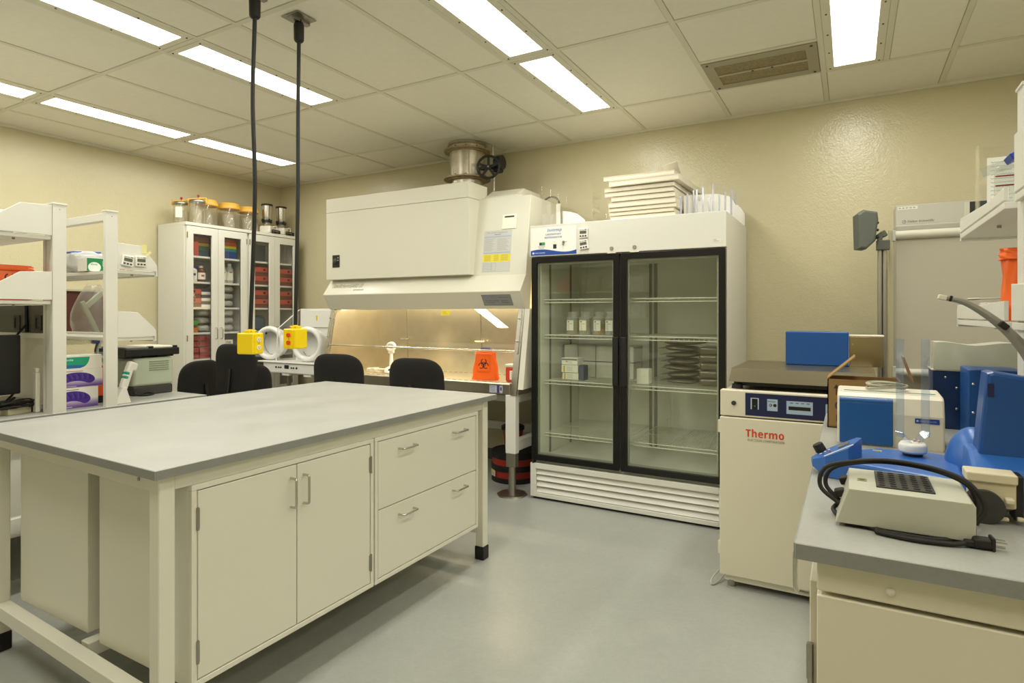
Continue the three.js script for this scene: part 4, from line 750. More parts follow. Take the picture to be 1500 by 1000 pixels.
{ // plate holder: white puck with tall acrylic plates
  const g = thing('acrylic_plate_holder', 'tall clear acrylic plates on a round white foot on the blue instrument', 'holder', [5.945, 0.955, 2.76], 0.55);
  part(g, 'pad', at(cyl(0.024, 0.024, 0.008, 28), 0, 0.003, 0), MT.black);
  part(g, 'foot', at(lathe([[0, 0.006], [0.03, 0.006], [0.034, 0.012], [0.034, 0.026], [0.029, 0.034], [0, 0.035]], 32), 0, 0, 0), MT.plastic);
  for (const s of [-1, 1]) part(g, 'plate', [at(rb(0.004, 0.27, 0.03, 0.001, 1), s * 0.036, 0.185, 0), at(rb(0.004, 0.05, 0.03, 0.001, 1), s * 0.022, 0.045, 0, 0, 0, s * -0.75)], P({ color: 0xe9eff7, roughness: 0.02, transmission: 0.95, thickness: 0, ior: 1.49 }), 'clear acrylic plate');
  part(g, 'tip', [at(new THREE.SphereGeometry(0.004, 10, 8), -0.004, 0.042, 0.012), at(new THREE.SphereGeometry(0.004, 10, 8), 0.006, 0.04, 0.016)], S(0xd9b7a5, 0.3));
}
{ // white and blue box
  const g = thing('mini_centrifuge', 'white bench instrument with a large blue front flap and rounded lid', 'lab instrument', [5.905, RY, 2.28]);
  const prof = [[2.2, 0.9], [2.39, 0.9], [2.392, 1.01], [2.375, 1.062], [2.355, 1.072], [2.2, 1.078]];
  wpart(g, 'case', extX(prof, 5.755, 6.06, 0.006), S(0xe4ddc8, 0.42));
  wpart(g, 'blue_flap', [bb(5.762, 5.918, 0.905, 1.045, 2.388, 2.4, 0.003), at(cyl(0.011, 0.011, 0.156, 18), 5.84, 1.05, 2.391, 0, 0, Math.PI / 2)], S(0x1f5c9f, 0.32), 'blue front flap');
  wpart(g, 'seam', bb(5.775, 6.04, 1.0765, 1.0785, 2.33, 2.334), S(0x5e8f96, 0.5));
  sheet(g, 'name_badge', 0.066, 0.016, 198, 48, (c, w, h) => { c.fillStyle = '#1d3f92'; c.fillRect(0, 0, w, h); c.fillStyle = '#b9c4de'; c.beginPath(); c.arc(20, 24, 10, 0, 7); c.fill(); c.font = '20px sans-serif'; c.fillText('Fisher Scientific', 38, 32); }, [6.012 - 5.905, 0.095, 2.3935 - 2.28], [0, 0, 0], { label: 'blue name badge' });
}
solo('grey_cable_bundle', at(tube(Array.from({ length: 90 }, (_, i) => { const t = i / 89 * 2 * Math.PI * 4.5, k = 1 + 0.12 * Math.sin(t * 0.61); return [Math.cos(t) * 0.055 * k, 0.006 + 0.006 * (i / 89) * 3 + 0.004 * Math.sin(t * 1.7), Math.sin(t) * 0.026 * k]; }), 0.0036, 300, 6), 5.905, 1.078, 2.26), S(0xaaa793, 0.5), 'coiled grey cable lying on the white and blue instrument', 'cable');
{ // cardboard box with open flaps
  const g = thing('cardboard_box', 'open brown cardboard box behind the white and blue instrument', 'box', [5.81, RY, 2.0]);
  const x0 = 5.716, x1 = 5.96, z0 = 1.92, z1 = 2.09, y1 = 1.09, t = 0.004;
  wpart(g, 'carton', [bb(x0, x1, RY, y1, z1 - t, z1), bb(x0, x1, RY, y1, z0, z0 + t), bb(x0, x0 + t, RY, y1, z0, z1), bb(x1 - t, x1, RY, y1, z0, z1), bb(x0, x1, RY, RY + t, z0, z1)], MT.card);
  wpart(g, 'flap', at(bx(0.13, 0.004, 0.17), 0, 0, 0, 0, 0, 0.75).translate(5.763, 1.134, 2.005), MT.card); wpart(g, 'flap', at(bx(0.1, 0.004, 0.16), 0, 0, 0, 0, 0, 1.9).translate(5.985, 1.135, 2.0), MT.card);
  sheet(g, 'arrows_print', 0.09, 0.17, 90, 170, (c, w, h) => { c.fillStyle = '#98784a'; c.fillRect(0, 0, w, h); c.fillStyle = '#3b2f1c'; for (const x of [22, 46]) { c.fillRect(x, 22, 4, 30); c.beginPath(); c.moveTo(x - 8, 26); c.lineTo(x + 2, 10); c.lineTo(x + 12, 26); c.fill(); } c.lineWidth = 5; c.strokeStyle = '#2b3140'; c.beginPath(); c.arc(38, 92, 16, 0.6, 5.4); c.stroke(); c.fillStyle = '#2b3140'; c.fillRect(24, 128, 26, 26); }, [5.768 - 5.81, 0.095, 2.0906 - 2.0]);
}
{ // instrument under a plastic dust cover
  const g = thing('covered_instrument', 'navy instrument under a clear plastic dust cover behind the blue tower', 'lab instrument', [6.23, RY, 1.83]);
  wpart(g, 'case', bb(6.075, 6.42, RY, 1.125, 1.75, 1.905, 0.004), S(0x17345f, 0.35)); wpart(g, 'top_trim', bb(6.072, 6.42, 1.125, 1.13, 1.745, 1.908), MT.offwhite);
  for (const [x, y] of [[6.115, 1.1], [6.15, 1.06], [6.15, 0.98]]) wpart(g, 'bolt', at(lathe([[0, 0.004], [0.004, 0.003], [0.005, 0]], 12), x, y, 1.905, Math.PI / 2), MT.chrome);
  const cv = new THREE.BoxGeometry(0.36, 0.1, 0.17, 14, 4, 6), p = cv.attributes.position; for (let i = 0; i < p.count; i++) { const y = p.getY(i); p.setXYZ(i, p.getX(i) * (1 - 0.1 * (y + 0.05) * 5) + 0.003 * Math.sin(p.getZ(i) * 60 + y * 50), y + (y > 0.04 ? 0.006 * Math.sin(p.getX(i) * 30) : 0), p.getZ(i) * (1 - 0.4 * Math.max(0, y) * 5) + 0.003 * Math.sin(p.getX(i) * 70)); } cv.computeVertexNormals();
  wpart(g, 'dust_cover', at(cv, 6.255, 1.18, 1.83), P({ color: 0xe4e6da, roughness: 0.3, transmission: 0.6, thickness: 0, ior: 1.4 }), 'crumpled clear plastic cover');
}
{ const g = thing('blue_power_supply', 'square royal blue metal case in front of the dust-covered instrument', 'lab instrument', [6.235, RY, 2.05]);
  wpart(g, 'case', bb(6.155, 6.31, RY, 1.15, 1.95, 2.14, 0.004), MT.blue); for (const y of [1.1, 1.0, 0.94]) wpart(g, 'bolt', at(lathe([[0, 0.004], [0.004, 0.003], [0.005, 0]], 12), 6.168, y, 2.14, Math.PI / 2), MT.chrome); }
{ const g = thing('grey_swing_arm', 'curved grey swing arm clamped to the blue tower', 'arm', [6.2, 1.19, 2.98]);
  const c = new THREE.CatmullRomCurve3([[5.99, 1.383, 3.0], [6.03, 1.371, 3.0], [6.095, 1.32, 2.995], [6.14, 1.262, 2.99], [6.175, 1.19, 2.985]].map(p => new THREE.Vector3(...p))), ag = new THREE.TubeGeometry(c, 40, 0.011, 8), pos = ag.attributes.position;
  for (let i = 0; i <= 40; i++) { const q = c.getPointAt(i / 40), k = 0.5 + i / 40 * 0.9; for (let j = 0; j <= 8; j++) { const n = i * 9 + j; pos.setXYZ(n, q.x + (pos.getX(n) - q.x) * k, q.y + (pos.getY(n) - q.y) * k, q.z + (pos.getZ(n) - q.z) * k); } } ag.computeVertexNormals();
  wpart(g, 'arm', ag, S(0x8d897c, 0.4)); wpart(g, 'tip', at(rb(0.018, 0.012, 0.016, 0.003), 5.986, 1.384, 3.0, 0, 0, -0.25), MT.offwhite); wpart(g, 'tip_band', at(rb(0.006, 0.014, 0.014, 0.002), 6.002, 1.381, 3.0, 0, 0, -0.25), MT.black); wpart(g, 'sensor', at(rb(0.02, 0.014, 0.028, 0.003), 6.1, 1.318, 2.998, 0, 0, -0.75), MT.black);
  wpart(g, 'clamp', [at(rb(0.05, 0.034, 0.05, 0.008), 6.19, 1.214, 2.975), at(cyl(0.014, 0.014, 0.05, 16), 6.19, 1.235, 2.985, 0.3)], MT.black, 'black clamp block'); }
// things on the rack above it
{
  const g = thing('document_stand', 'clear acrylic stand holding handwritten sheets on the upper shelf', 'stand', [6.23, 1.634, 2.3]);
  part(g, 'acrylic', [at(bx(0.16, 0.25, 0.003), 0.0, 0.125, 0), at(bx(0.003, 0.25, 0.06), -0.078, 0.125, 0.03)], MT.acryl);
  sheet(g, 'paper', 0.12, 0.19, 120, 190, (c, w, h) => { c.fillStyle = '#e3e3da'; c.fillRect(0, 0, w, h); c.strokeStyle = '#55535e'; c.lineWidth = 1; for (let k = 0; k < 13; k++) { c.beginPath(); for (let x = 10; x < 100 - (k * 17) % 40; x += 3) c.lineTo(x, 16 + k * 13 + 2 * Math.sin(x * 1.3 + k)); c.stroke(); } }, [0.01, 0.12, 0.004]);
}
{
  const g = thing('zip_bag', 'clear zip bag with red lines and yellow caps on the upper shelf', 'bag', [6.225, 1.634, 2.48]);
  part(g, 'film', [at(rb(0.11, 0.15, 0.035, 0.012, 3), 0, 0.075, 0), at(bx(0.12, 0.03, 0.002), -0.03, 0.15, 0.02, 0.5, 0, 0.3)], P({ color: 0xf0f2ee, roughness: 0.12, transmission: 0.88, thickness: 0, ior: 1.4 }));
  part(g, 'zip_line', [bx(0.112, 0.004, 0.002, 0, 0.118, 0.019), bx(0.112, 0.004, 0.002, 0, 0.09, 0.019)], S(0x8a2c26, 0.4)); part(g, 'caps', at(rb(0.05, 0.02, 0.03, 0.009), 0.02, 0.012, 0), S(0xd9bd5a, 0.4));
}
{ const g = thing('blue_tube_rack', 'royal blue plastic tube rack beside the zip bag on the upper shelf', 'rack', [6.25, 1.634, 2.6]);
  part(g, 'rack', [at(rb(0.07, 0.17, 0.07, 0.004), 0, 0.085, 0), at(rb(0.09, 0.02, 0.08, 0.004), -0.03, 0.165, 0, 0, 0, 0.5)], S(0x223f9c, 0.4)); part(g, 'cloth', at(rb(0.1, 0.03, 0.08, 0.014, 3), 0.0, 0.2, -0.01, 0, 0, 0.45), MT.paper); part(g, 'clip', at(rb(0.03, 0.04, 0.03, 0.006), 0.035, 0.25, 0), S(0x223f9c, 0.4)); }
for (const [x, y, z, l] of [[6.175, 1.634, 2.2, 'small purple tube clip lying at the far end of the upper shelf'], [6.168, 1.634, 2.42, 'small purple tube clip lying in front of the zip bag']]) solo('tube_clip', [at(rb(0.022, 0.03, 0.03, 0.005), x, y + 0.015, z), at(rb(0.012, 0.012, 0.05, 0.004), x + 0.01, y + 0.012, z)], S(0x5a2f9a, 0.4), l, 'clip');
biohazardBag('orange biohazard bag folded over on the lower shelf of the bench rack', [6.245, 1.326, 2.64], 0.1, 0.17, 0.165, 0.195, 0.1, 4, false);
{ const g = thing('carton_stack', 'white and grey carton with a green end on the lower shelf', 'box', [6.215, 1.326, 2.32]);
  part(g, 'carton', at(rb(0.075, 0.055, 0.1, 0.003), -0.012, 0.0275, 0), S(0xd3d0c4, 0.6)); part(g, 'grey_side', at(bx(0.034, 0.05, 0.002), 0.005, 0.028, 0.0505), S(0x8f8d88, 0.6)); part(g, 'green_end', at(rb(0.012, 0.07, 0.102, 0.002), 0.032, 0.035, 0), S(0x0f7a3a, 0.5)); }
{ const g = thing('black_tray', 'flat black tray on the lower shelf under the carton with a green end', 'tray', [6.2, 1.326, 2.12]); part(g, 'tray', [at(rb(0.08, 0.012, 0.1, 0.003), 0, 0.006, 0), at(rb(0.07, 0.016, 0.012, 0.003), 0, 0.01, 0.045)], MT.darkgrey); }
solo('wire_probe', [rod([6.11, 1.39, 2.45], [6.3, 1.394, 2.5], 0.0022, 8), rod([6.11, 1.39, 2.45], [6.14, 1.391, 2.457], 0.0035, 8), rod([6.3, 1.394, 2.5], [6.3, 1.334, 2.5], 0.0022, 8)], MT.satin, 'thin steel rod sticking out over the lower shelf', 'rod');
// ---------------------------------------------------------------- roll-up screen, pole with grey lamp head, box on the freezer behind
{
  const g = thing('freezer', 'plain grey upright freezer behind the roll-down screen', 'freezer', [6.32, 0, 0.36]);
  wpart(g, 'body', bb(6.02, 6.62, 0.06, 1.862, 0.06, 0.6, 0.006), S(0xa9a698, 0.45)); wpart(g, 'door', bb(6.022, 6.618, 0.1, 1.855, 0.605, 0.66, 0.008), S(0xa9a698, 0.45)); wpart(g, 'plinth', bb(6.05, 6.6, 0, 0.06, 0.1, 0.58), MT.black);
  const b = thing('flat_instrument', 'flat grey instrument with a black display end on top of the freezer', 'lab instrument', [6.26, 1.8625, 0.42]);
  wpart(b, 'case', bb(6.03, 6.54, 1.8625, 1.992, 0.32, 0.5, 0.004), S(0xb5b2a4, 0.45)); wpart(b, 'front_panel', bb(6.36, 6.42, 1.87, 1.985, 0.5, 0.505, 0.002), S(0xc2bfb0, 0.45)); wpart(b, 'display', bb(6.385, 6.52, 1.872, 1.984, 0.5, 0.506, 0.002), MT.black);
  sheet(b, 'maker_name', 0.17, 0.026, 340, 52, (c, w, h) => { c.fillStyle = '#b5b2a4'; c.fillRect(0, 0, w, h); c.strokeStyle = '#33312b'; c.lineWidth = 4; c.beginPath(); c.arc(26, 26, 18, 0, 7); c.stroke(); c.fillStyle = '#33312b'; c.font = 'bold italic 28px serif'; c.fillText('f', 20, 35); c.font = 'bold italic 32px serif'; c.fillText('Fisher Scientific', 56, 36, 270); }, [6.145 - 6.26, 0.03, 0.5006 - 0.42], [0, 0, 0], { label: 'black maker lettering' });
  sheet(b, 'top_label', 0.1, 0.018, 200, 36, (c, w, h) => { c.fillStyle = '#d9d7ca'; c.fillRect(0, 0, w, h); c.fillStyle = '#9a978a'; for (let k = 0; k < 5; k++) c.fillRect(10 + k * 36, 10, 24, 14); }, [6.09 - 6.26, 0.112, 0.5006 - 0.42]);
}
{
  const g = thing('roll_screen', 'grey roll-down screen between a top roller and a white bottom bar', 'screen', [6.3, 0, 0.75]);
  wpart(g, 'roller', at(cyl(0.025, 0.025, 0.66, 24), 6.345, 1.787, 0.75, 0, 0, Math.PI / 2), S(0xc9c5b4, 0.35)); wpart(g, 'sheet', bb(6.018, 6.66, 1.02, 1.79, 0.746, 0.749), S(0xb0aa98, 0.65), 'flat grey sheet');
  wpart(g, 'bottom_bar', at(cyl(0.02, 0.02, 0.66, 20), 6.34, 1.02, 0.75, 0, 0, Math.PI / 2), S(0xcdcabb, 0.4)); wpart(g, 'end_cap', [bb(6.0, 6.016, 1.755, 1.815, 0.73, 0.77, 0.003), bb(6.0, 6.016, 0.99, 1.05, 0.73, 0.77, 0.003)], MT.lgrey);
  wpart(g, 'upright', [bb(5.982, 6.006, 0.02, 1.82, 0.738, 0.762, 0.003), bb(6.67, 6.694, 0.02, 1.82, 0.738, 0.762, 0.003)], S(0xb3ac8e, 0.4)); wpart(g, 'foot', [bb(5.98, 6.02, 0, 0.03, 0.68, 0.84, 0.004), bb(6.66, 6.7, 0, 0.03, 0.68, 0.84, 0.004)], MT.satin);
}
{
  const g = thing('pole_lamp', 'grey padded lamp head clamped to a tall steel pole', 'lamp', [5.95, 0, 0.83]);
  wpart(g, 'pole', [rod([5.938, 0.02, 0.83], [5.938, 1.72, 0.83], 0.012, 16), rod([5.962, 0.02, 0.83], [5.962, 1.72, 0.83], 0.012, 16)], MT.satin); wpart(g, 'foot', at(cyl(0.12, 0.11, 0.025, 32), 5.95, 0.0125, 0.83), MT.darkgrey);
  wpart(g, 'clamp', [bb(5.92, 5.985, 1.7, 1.755, 0.81, 0.855, 0.005), bb(5.925, 5.95, 1.75, 1.79, 0.815, 0.85, 0.004), at(rb(0.03, 0.035, 0.03, 0.006), 5.955, 1.79, 0.835, 0, 0, 0.5)], S(0x55564c, 0.5), 'grey clamp');
  const hd = ext([[-0.055, -0.1], [-0.015, -0.105], [0.03, -0.06], [0.045, 0.06], [0.04, 0.1], [-0.03, 0.115], [-0.06, 0.09]], 0.11, 0.012); wpart(g, 'head', at(hd, 5.875, 1.81, 0.84, 0, 0.25), S(0x5b6058, 0.55), 'rounded grey head'); wpart(g, 'neck', rod([5.9, 1.76, 0.835], [5.95, 1.795, 0.835], 0.01), MT.darkgrey);
  for (const y of [1.77, 1.81, 1.85]) wpart(g, 'knob', at(new THREE.SphereGeometry(0.008, 12, 8), 5.925, y, 0.87), MT.black);
}
// ---------------------------------------------------------------- glass-door wall cabinets on the left wall
const CBX = 0.46, CBT = 2.2;
function glassCabinet(label, z0, z1) {
  const g = thing('glass_cabinet', label, 'cabinet', [0.24, 0, (z0 + z1) / 2]);
  const t = 0.022, x0 = 0.02, x1 = CBX - 0.022, wb = MT.white;
  wpart(g, 'carcass', [bb(x0, x1, 0.06, CBT - 0.012, z0, z0 + t, 0.002), bb(x0, x1, 0.06, CBT - 0.012, z1 - t, z1, 0.002), bb(x0, x0 + 0.015, 0.06, CBT - 0.012, z0 + t, z1 - t), bb(x0, x1, 0.06, 0.1, z0 + t, z1 - t)], wb);
  wpart(g, 'top', bb(x0, CBX + 0.004, CBT - 0.03, CBT, z0 - 0.001, z1 + 0.001, 0.003), wb); wpart(g, 'plinth', bb(x0 + 0.02, x1 - 0.04, 0, 0.06, z0 + 0.01, z1 - 0.01), MT.black);
  for (const y of [1.895, 1.652, 1.41, 1.17, 0.92, 0.55]) wpart(g, 'shelf', bb(x0 + 0.016, x1 - 0.012, y - 0.018, y, z0 + t + 0.001, z1 - t - 0.001, 0.001), wb);
  const zm = (z0 + z1) / 2;
  for (const s of [1, -1]) {
    const a = s > 0 ? zm + 0.0015 : z0 + 0.012, b = s > 0 ? z1 - 0.012 : zm - 0.0015, y0 = 0.09, y1 = CBT - 0.034, m = 0.065;
    const d = wpart(g, 'door', extX([[a, y0], [b, y0], [b, y1], [a, y1]], CBX - 0.021, CBX, 0.002, [[[a + m, y0 + 0.5], [a + m, y1 - 0.07], [b - m, y1 - 0.07], [b - m, y0 + 0.5]]]), wb);
    wpart(d, 'pane', bb(CBX - 0.013, CBX - 0.01, y0 + 0.495, y1 - 0.065, a + m - 0.006, b - m + 0.006), MT.glass);
    wpart(d, 'gasket', extX([[a + m, y0 + 0.5], [b - m, y0 + 0.5], [b - m, y1 - 0.07], [a + m, y1 - 0.07]], CBX - 0.018, CBX - 0.0145, 0, [[[a + m + 0.005, y0 + 0.505], [a + m + 0.005, y1 - 0.075], [b - m - 0.005, y1 - 0.075], [b - m - 0.005, y0 + 0.505]]]), MT.black);
    dPull(d, CBX, 1.16, zm + s * 0.028, 0.105, false, 1);
    for (const y of [2.08, 1.12, 0.25]) wpart(d, 'hinge', at(cyl(0.005, 0.005, 0.055, 10), CBX + 0.001, y, s > 0 ? b - 0.004 : a + 0.004), S(0x8d8353, 0.4, 0.7), 'brass barrel hinge');
  }
  return g;
}
glassCabinet('white cabinet with glass doors holding bottles and bagged supplies, beside the bench rack', 0.772, 1.43);
glassCabinet('white cabinet with glass doors holding rows of red boxes, in the room corner', 0.126, 0.768);
{ // contents
  const zc = u => u;                                   // z in room coordinates
  // coloured binders and boxes on the top shelf
  const bind = (z0, z1, y0, h, c, l, x1 = 0.41) => solo('storage_box', bb(0.06, x1, y0, y0 + h, z0, z1, 0.003), S(c, 0.6), l, 'box');
  bind(1.27, 1.375, 1.896, 0.135, 0xb0402f, 'upright red box on the top shelf behind the glass door');
  bind(1.13, 1.262, 1.896, 0.06, 0x2c4a5a, 'slate blue box under a yellow one behind the glass door', 0.36); bind(1.13, 1.262, 1.957, 0.04, 0x3f6b4a, 'flat green box behind the upright red box', 0.36); bind(1.13, 1.262, 1.998, 0.03, 0xc7a828, 'flat yellow box above the slate blue one', 0.36); bind(1.13, 1.375, 2.032, 0.06, 0x8a4b26, 'rust brown box lying across the top shelf', 0.36);
  [[0x1f3f78, 0.07, 'dark blue box at the bottom of the rainbow stack'], [0x1f7a7a, 0.03, 'teal box in the rainbow stack'], [0xcdb52a, 0.03, 'yellow box in the rainbow stack'], [0xc25a22, 0.035, 'orange box in the rainbow stack'], [0x9b3a26, 0.035, 'brick red box at the top of the rainbow stack']].reduce((y, [c, h, l]) => { bind(0.86, 1.08, y, h - 0.001, c, l, 0.4); return y + h; }, 1.896);
  // bottles on the second shelf
  function bottle(name, label, x, y, z, r, h, mBody, mCap, lab, group) {
    const g = thing(name, label, 'bottle', [x, y, z], 0, group);
    part(g, 'body', at(lathe([[0, 0], [r, 0], [r, h * 0.68], [r * 0.92, h * 0.76], [r * 0.45, h * 0.86], [r * 0.45, h * 0.9], [0, h * 0.9]], 24), 0, 0, 0), mBody); part(g, 'cap', at(cyl(r * 0.52, r * 0.52, h * 0.13, 20), 0, h * 0.93, 0), mCap);
    const L = part(g, 'label', at(new THREE.CylinderGeometry(r * 1.012, r * 1.012, h * 0.42, 24, 1, true, Math.PI / 2 - 1.25, 2.5), 0, h * 0.36, 0), lab[0]); if (lab[1]) part(g, 'label_mark', at(new THREE.CylinderGeometry(r * 1.02, r * 1.02, h * lab[2], 12, 1, true, Math.PI / 2 - 0.5, 0.7), 0, h * lab[3], 0), lab[1]);
    return g;
  }
  const pap = S(0xece7d8, 0.6, 0, { side: THREE.DoubleSide }), redM = S(0xb8302a, 0.5, 0, { side: THREE.DoubleSide }), blk = S(0x3a3640, 0.5, 0, { side: THREE.DoubleSide });
  bottle('reagent_bottle', 'amber glass bottle with a white label and red mark', 0.36, 1.653, 1.215, 0.04, 0.155, MT.amber, S(0xe4ddc9, 0.5), [pap, redM, 0.12, 0.38]);
  bottle('reagent_bottle', 'white plastic bottle beside the amber glass bottle', 0.36, 1.653, 1.3, 0.04, 0.15, MT.plastic, S(0x3a4596, 0.4), [pap, blk, 0.14, 0.45]);
  bottle('reagent_bottle', 'slim white bottle at the hinge side of the bottle shelf', 0.36, 1.653, 1.365, 0.026, 0.14, MT.plastic, MT.paper, [pap]);
  solo('blue_lid_tub', [bb(0.1, 0.28, 1.653, 1.79, 1.16, 1.36, 0.01), bb(0.09, 0.29, 1.79, 1.81, 1.15, 1.37, 0.005)], S(0x4a55a4, 0.4), 'tub with a violet blue lid behind the amber bottle', 'tub');
  for (const [z, l] of [[1.05, 'milky plastic jug with a red label mark, beside the door hinge'], [0.975, 'milky plastic jug with a small red mark, between two others'], [0.9, 'milky plastic jug with a wide red label band']]) bottle('plastic_jug', l, 0.34, 1.653, z, 0.037, 0.2, P({ color: 0xdfe4d8, roughness: 0.35, transmission: 0.35, thickness: 0 }), MT.paper, [pap, redM, z < 0.95 ? 0.05 : 0.06, z < 0.95 ? 0.55 : 0.52]);
  // red lever boxes
  function redBox(x1, y, z0, z1, h, l, grp) { const g = thing('file_box', l, 'box', [0.24, y, (z0 + z1) / 2], 0, grp); const hh = h; wpart(g, 'box', bb(0.07, x1, y, y + hh * 0.58, z0, z1, 0.003), S(0x6d2a20, 0.6)); wpart(g, 'lid', bb(0.065, x1 + 0.006, y + hh * 0.45, y + hh, z0 - 0.001, z1 + 0.001, 0.003), S(0xc4473a, 0.55)); const n = Math.max(1, Math.round((z1 - z0) / 0.12)); for (let k = 0; k < n; k++) wpart(g, 'finger_hole', bb(x1 + 0.0055, x1 + 0.0072, y + hh * 0.6, y + hh * 0.85, z0 + (z1 - z0) * (k + 0.5) / n - 0.013, z0 + (z1 - z0) * (k + 0.5) / n + 0.013), MT.black); return g; }
  for (const y of [1.653, 1.411]) for (const k of [0, 1]) for (const [z0, z1] of [[0.47, 0.735], [0.155, 0.435]]) redBox(0.4, y + k * 0.092, z0, z1, 0.09, `dark red lidded box, ${k ? 'upper' : 'lower'} of two on the ${y > 1.5 ? 'second' : 'third'} shelf, ${z0 > 0.4 ? 'bottle side' : 'room corner side'}`, 'red lidded boxes in the corner cabinet');
  redBox(0.4, 1.411, 1.24, 1.385, 0.085, 'dark red lidded box under another one, beside white trays', undefined); redBox(0.4, 1.498, 1.24, 1.385, 0.085, 'dark red lidded box on top of another one, beside white trays', undefined);
  for (let k = 0; k < 6; k++) solo('foam_tray', bb(0.12, 0.4, 1.411 + k * 0.03, 1.438 + k * 0.03, 1.13, 1.235, 0.004), k % 2 ? S(0x3f424e, 0.6) : MT.paper, k % 2 ? `thin dark tray beside the red boxes, layer ${['', 'two', '', 'four', '', 'six'][k]} from the bottom` : `thin white tray beside the red boxes, layer ${['one', '', 'three', '', 'five'][k]} from the bottom`, 'tray', k % 2 ? 'dark trays in the glass cabinet' : 'white trays in the glass cabinet');
  // bagged supplies
  const bagm = P({ color: 0xd9d9cc, roughness: 0.25, transmission: 0.35, thickness: 0 });
  for (const [y, zA, zB, l, gp] of [[1.411, 0.85, 1.08, 'clear bag of white supplies on the shelf with the trays', 'bags A'], [1.171, 0.85, 1.08, 'clear bag of white supplies on the shelf above the red cartons', 'bags B'], [1.171, 1.12, 1.26, 'clear bag of white supplies beside the green and orange boxes', 'bags C']]) for (let k = 0; k < 3; k++) {
    const g = new THREE.SphereGeometry(1, 20, 12), p = g.attributes.position; for (let i = 0; i < p.count; i++) { const f = v => Math.sign(v) * Math.pow(Math.abs(v), 0.6); const x = p.getX(i), yy = p.getY(i), z = p.getZ(i), w = 1 + 0.09 * Math.sin(x * 8 + k * 3 + z * 6) * Math.cos(yy * 7); p.setXYZ(i, f(x) * 0.13 * w, f(yy) * 0.033 * w, f(z) * (zB - zA) / 2 * w * 0.95); } g.computeVertexNormals();
    solo('supply_bag', at(g, 0.26, y + 0.039 + k * 0.0725, (zA + zB) / 2), bagm, `${['lowest', 'middle', 'topmost'][k]} ${l}`, 'bag', gp.replace(/ [ABC]/, m => ({ ' A': ' on the tray shelf', ' B': ' above the red bricks', ' C': ' beside coloured boxes' })[m]));
  }
  bind(1.27, 1.38, 1.171, 0.045, 0xc8741f, 'orange box under the green box in the glass cabinet', 0.4); bind(1.27, 1.38, 1.218, 0.02, 0xa0512c, 'thin brown box between orange and green boxes', 0.38); bind(1.27, 1.38, 1.24, 0.042, 0x2f9a34, 'bright green box in the glass cabinet', 0.4);
  for (let r = 0; r < 4; r++) for (let k = 0; k < 2; k++) solo('tip_box', [bb(0.14, 0.4, 0.921 + r * 0.056, 0.972 + r * 0.056, 1.14 + k * 0.12, 1.252 + k * 0.12, 0.004)], P({ color: 0x9c3327, roughness: 0.2, clearcoat: 0.6 }), `glossy brick red carton, ${['lowest', 'second', 'third', 'topmost'][r]} layer of the block, ${k ? 'at the hinge side' : 'at the handle side'}`, 'box', 'brick red cartons in the glass cabinet');
  solo('white_frame_box', [extX([[0.9, 0.99], [1.0, 0.99], [1.0, 1.09], [0.9, 1.09]], 0.37, 0.4, 0.003, [[[0.92, 1.01], [0.92, 1.07], [0.98, 1.07], [0.98, 1.01]]]), bb(0.37, 0.376, 1.0, 1.08, 0.91, 0.99), bb(0.3, 0.4, 0.921, 0.99, 0.9, 1.0, 0.003)], MT.paper, 'white carton with a dark window standing on the lower glass shelf', 'box');
  solo('blue_rack_stack', bb(0.1, 0.38, 1.896, 2.07, 0.5, 0.66, 0.004), S(0x2c3446, 0.6), 'dark slate blue rack on the top shelf of the corner cabinet', 'rack'); solo('white_carton_small', bb(0.3, 0.41, 1.896, 1.96, 0.66, 0.72, 0.002), MT.paper, 'small white carton in front of the slate blue rack', 'box');
  for (const z of [0.38, 0.3, 0.22]) solo('glass_flask', at(lathe([[0, 0], [0.032, 0], [0.033, 0.05], [0.026, 0.1], [0.015, 0.15], [0.016, 0.185], [0.019, 0.19]], 20), 0.34, 1.896, z), MT.jar, `clear glass flask on the corner cabinet top shelf, ${z > 0.35 ? 'next to the slate blue rack' : z > 0.25 ? 'between two others' : 'at the room corner'}`, 'flask', 'glass flasks in the corner cabinet');
  solo('blue_supply_bag', at(rb(0.24, 0.16, 0.22, 0.05, 4), 0.27, 1.251, 0.6), P({ color: 0x5d7488, roughness: 0.25, transmission: 0.3, thickness: 0 }), 'bluish clear bag in the corner cabinet below the red boxes', 'bag');
}
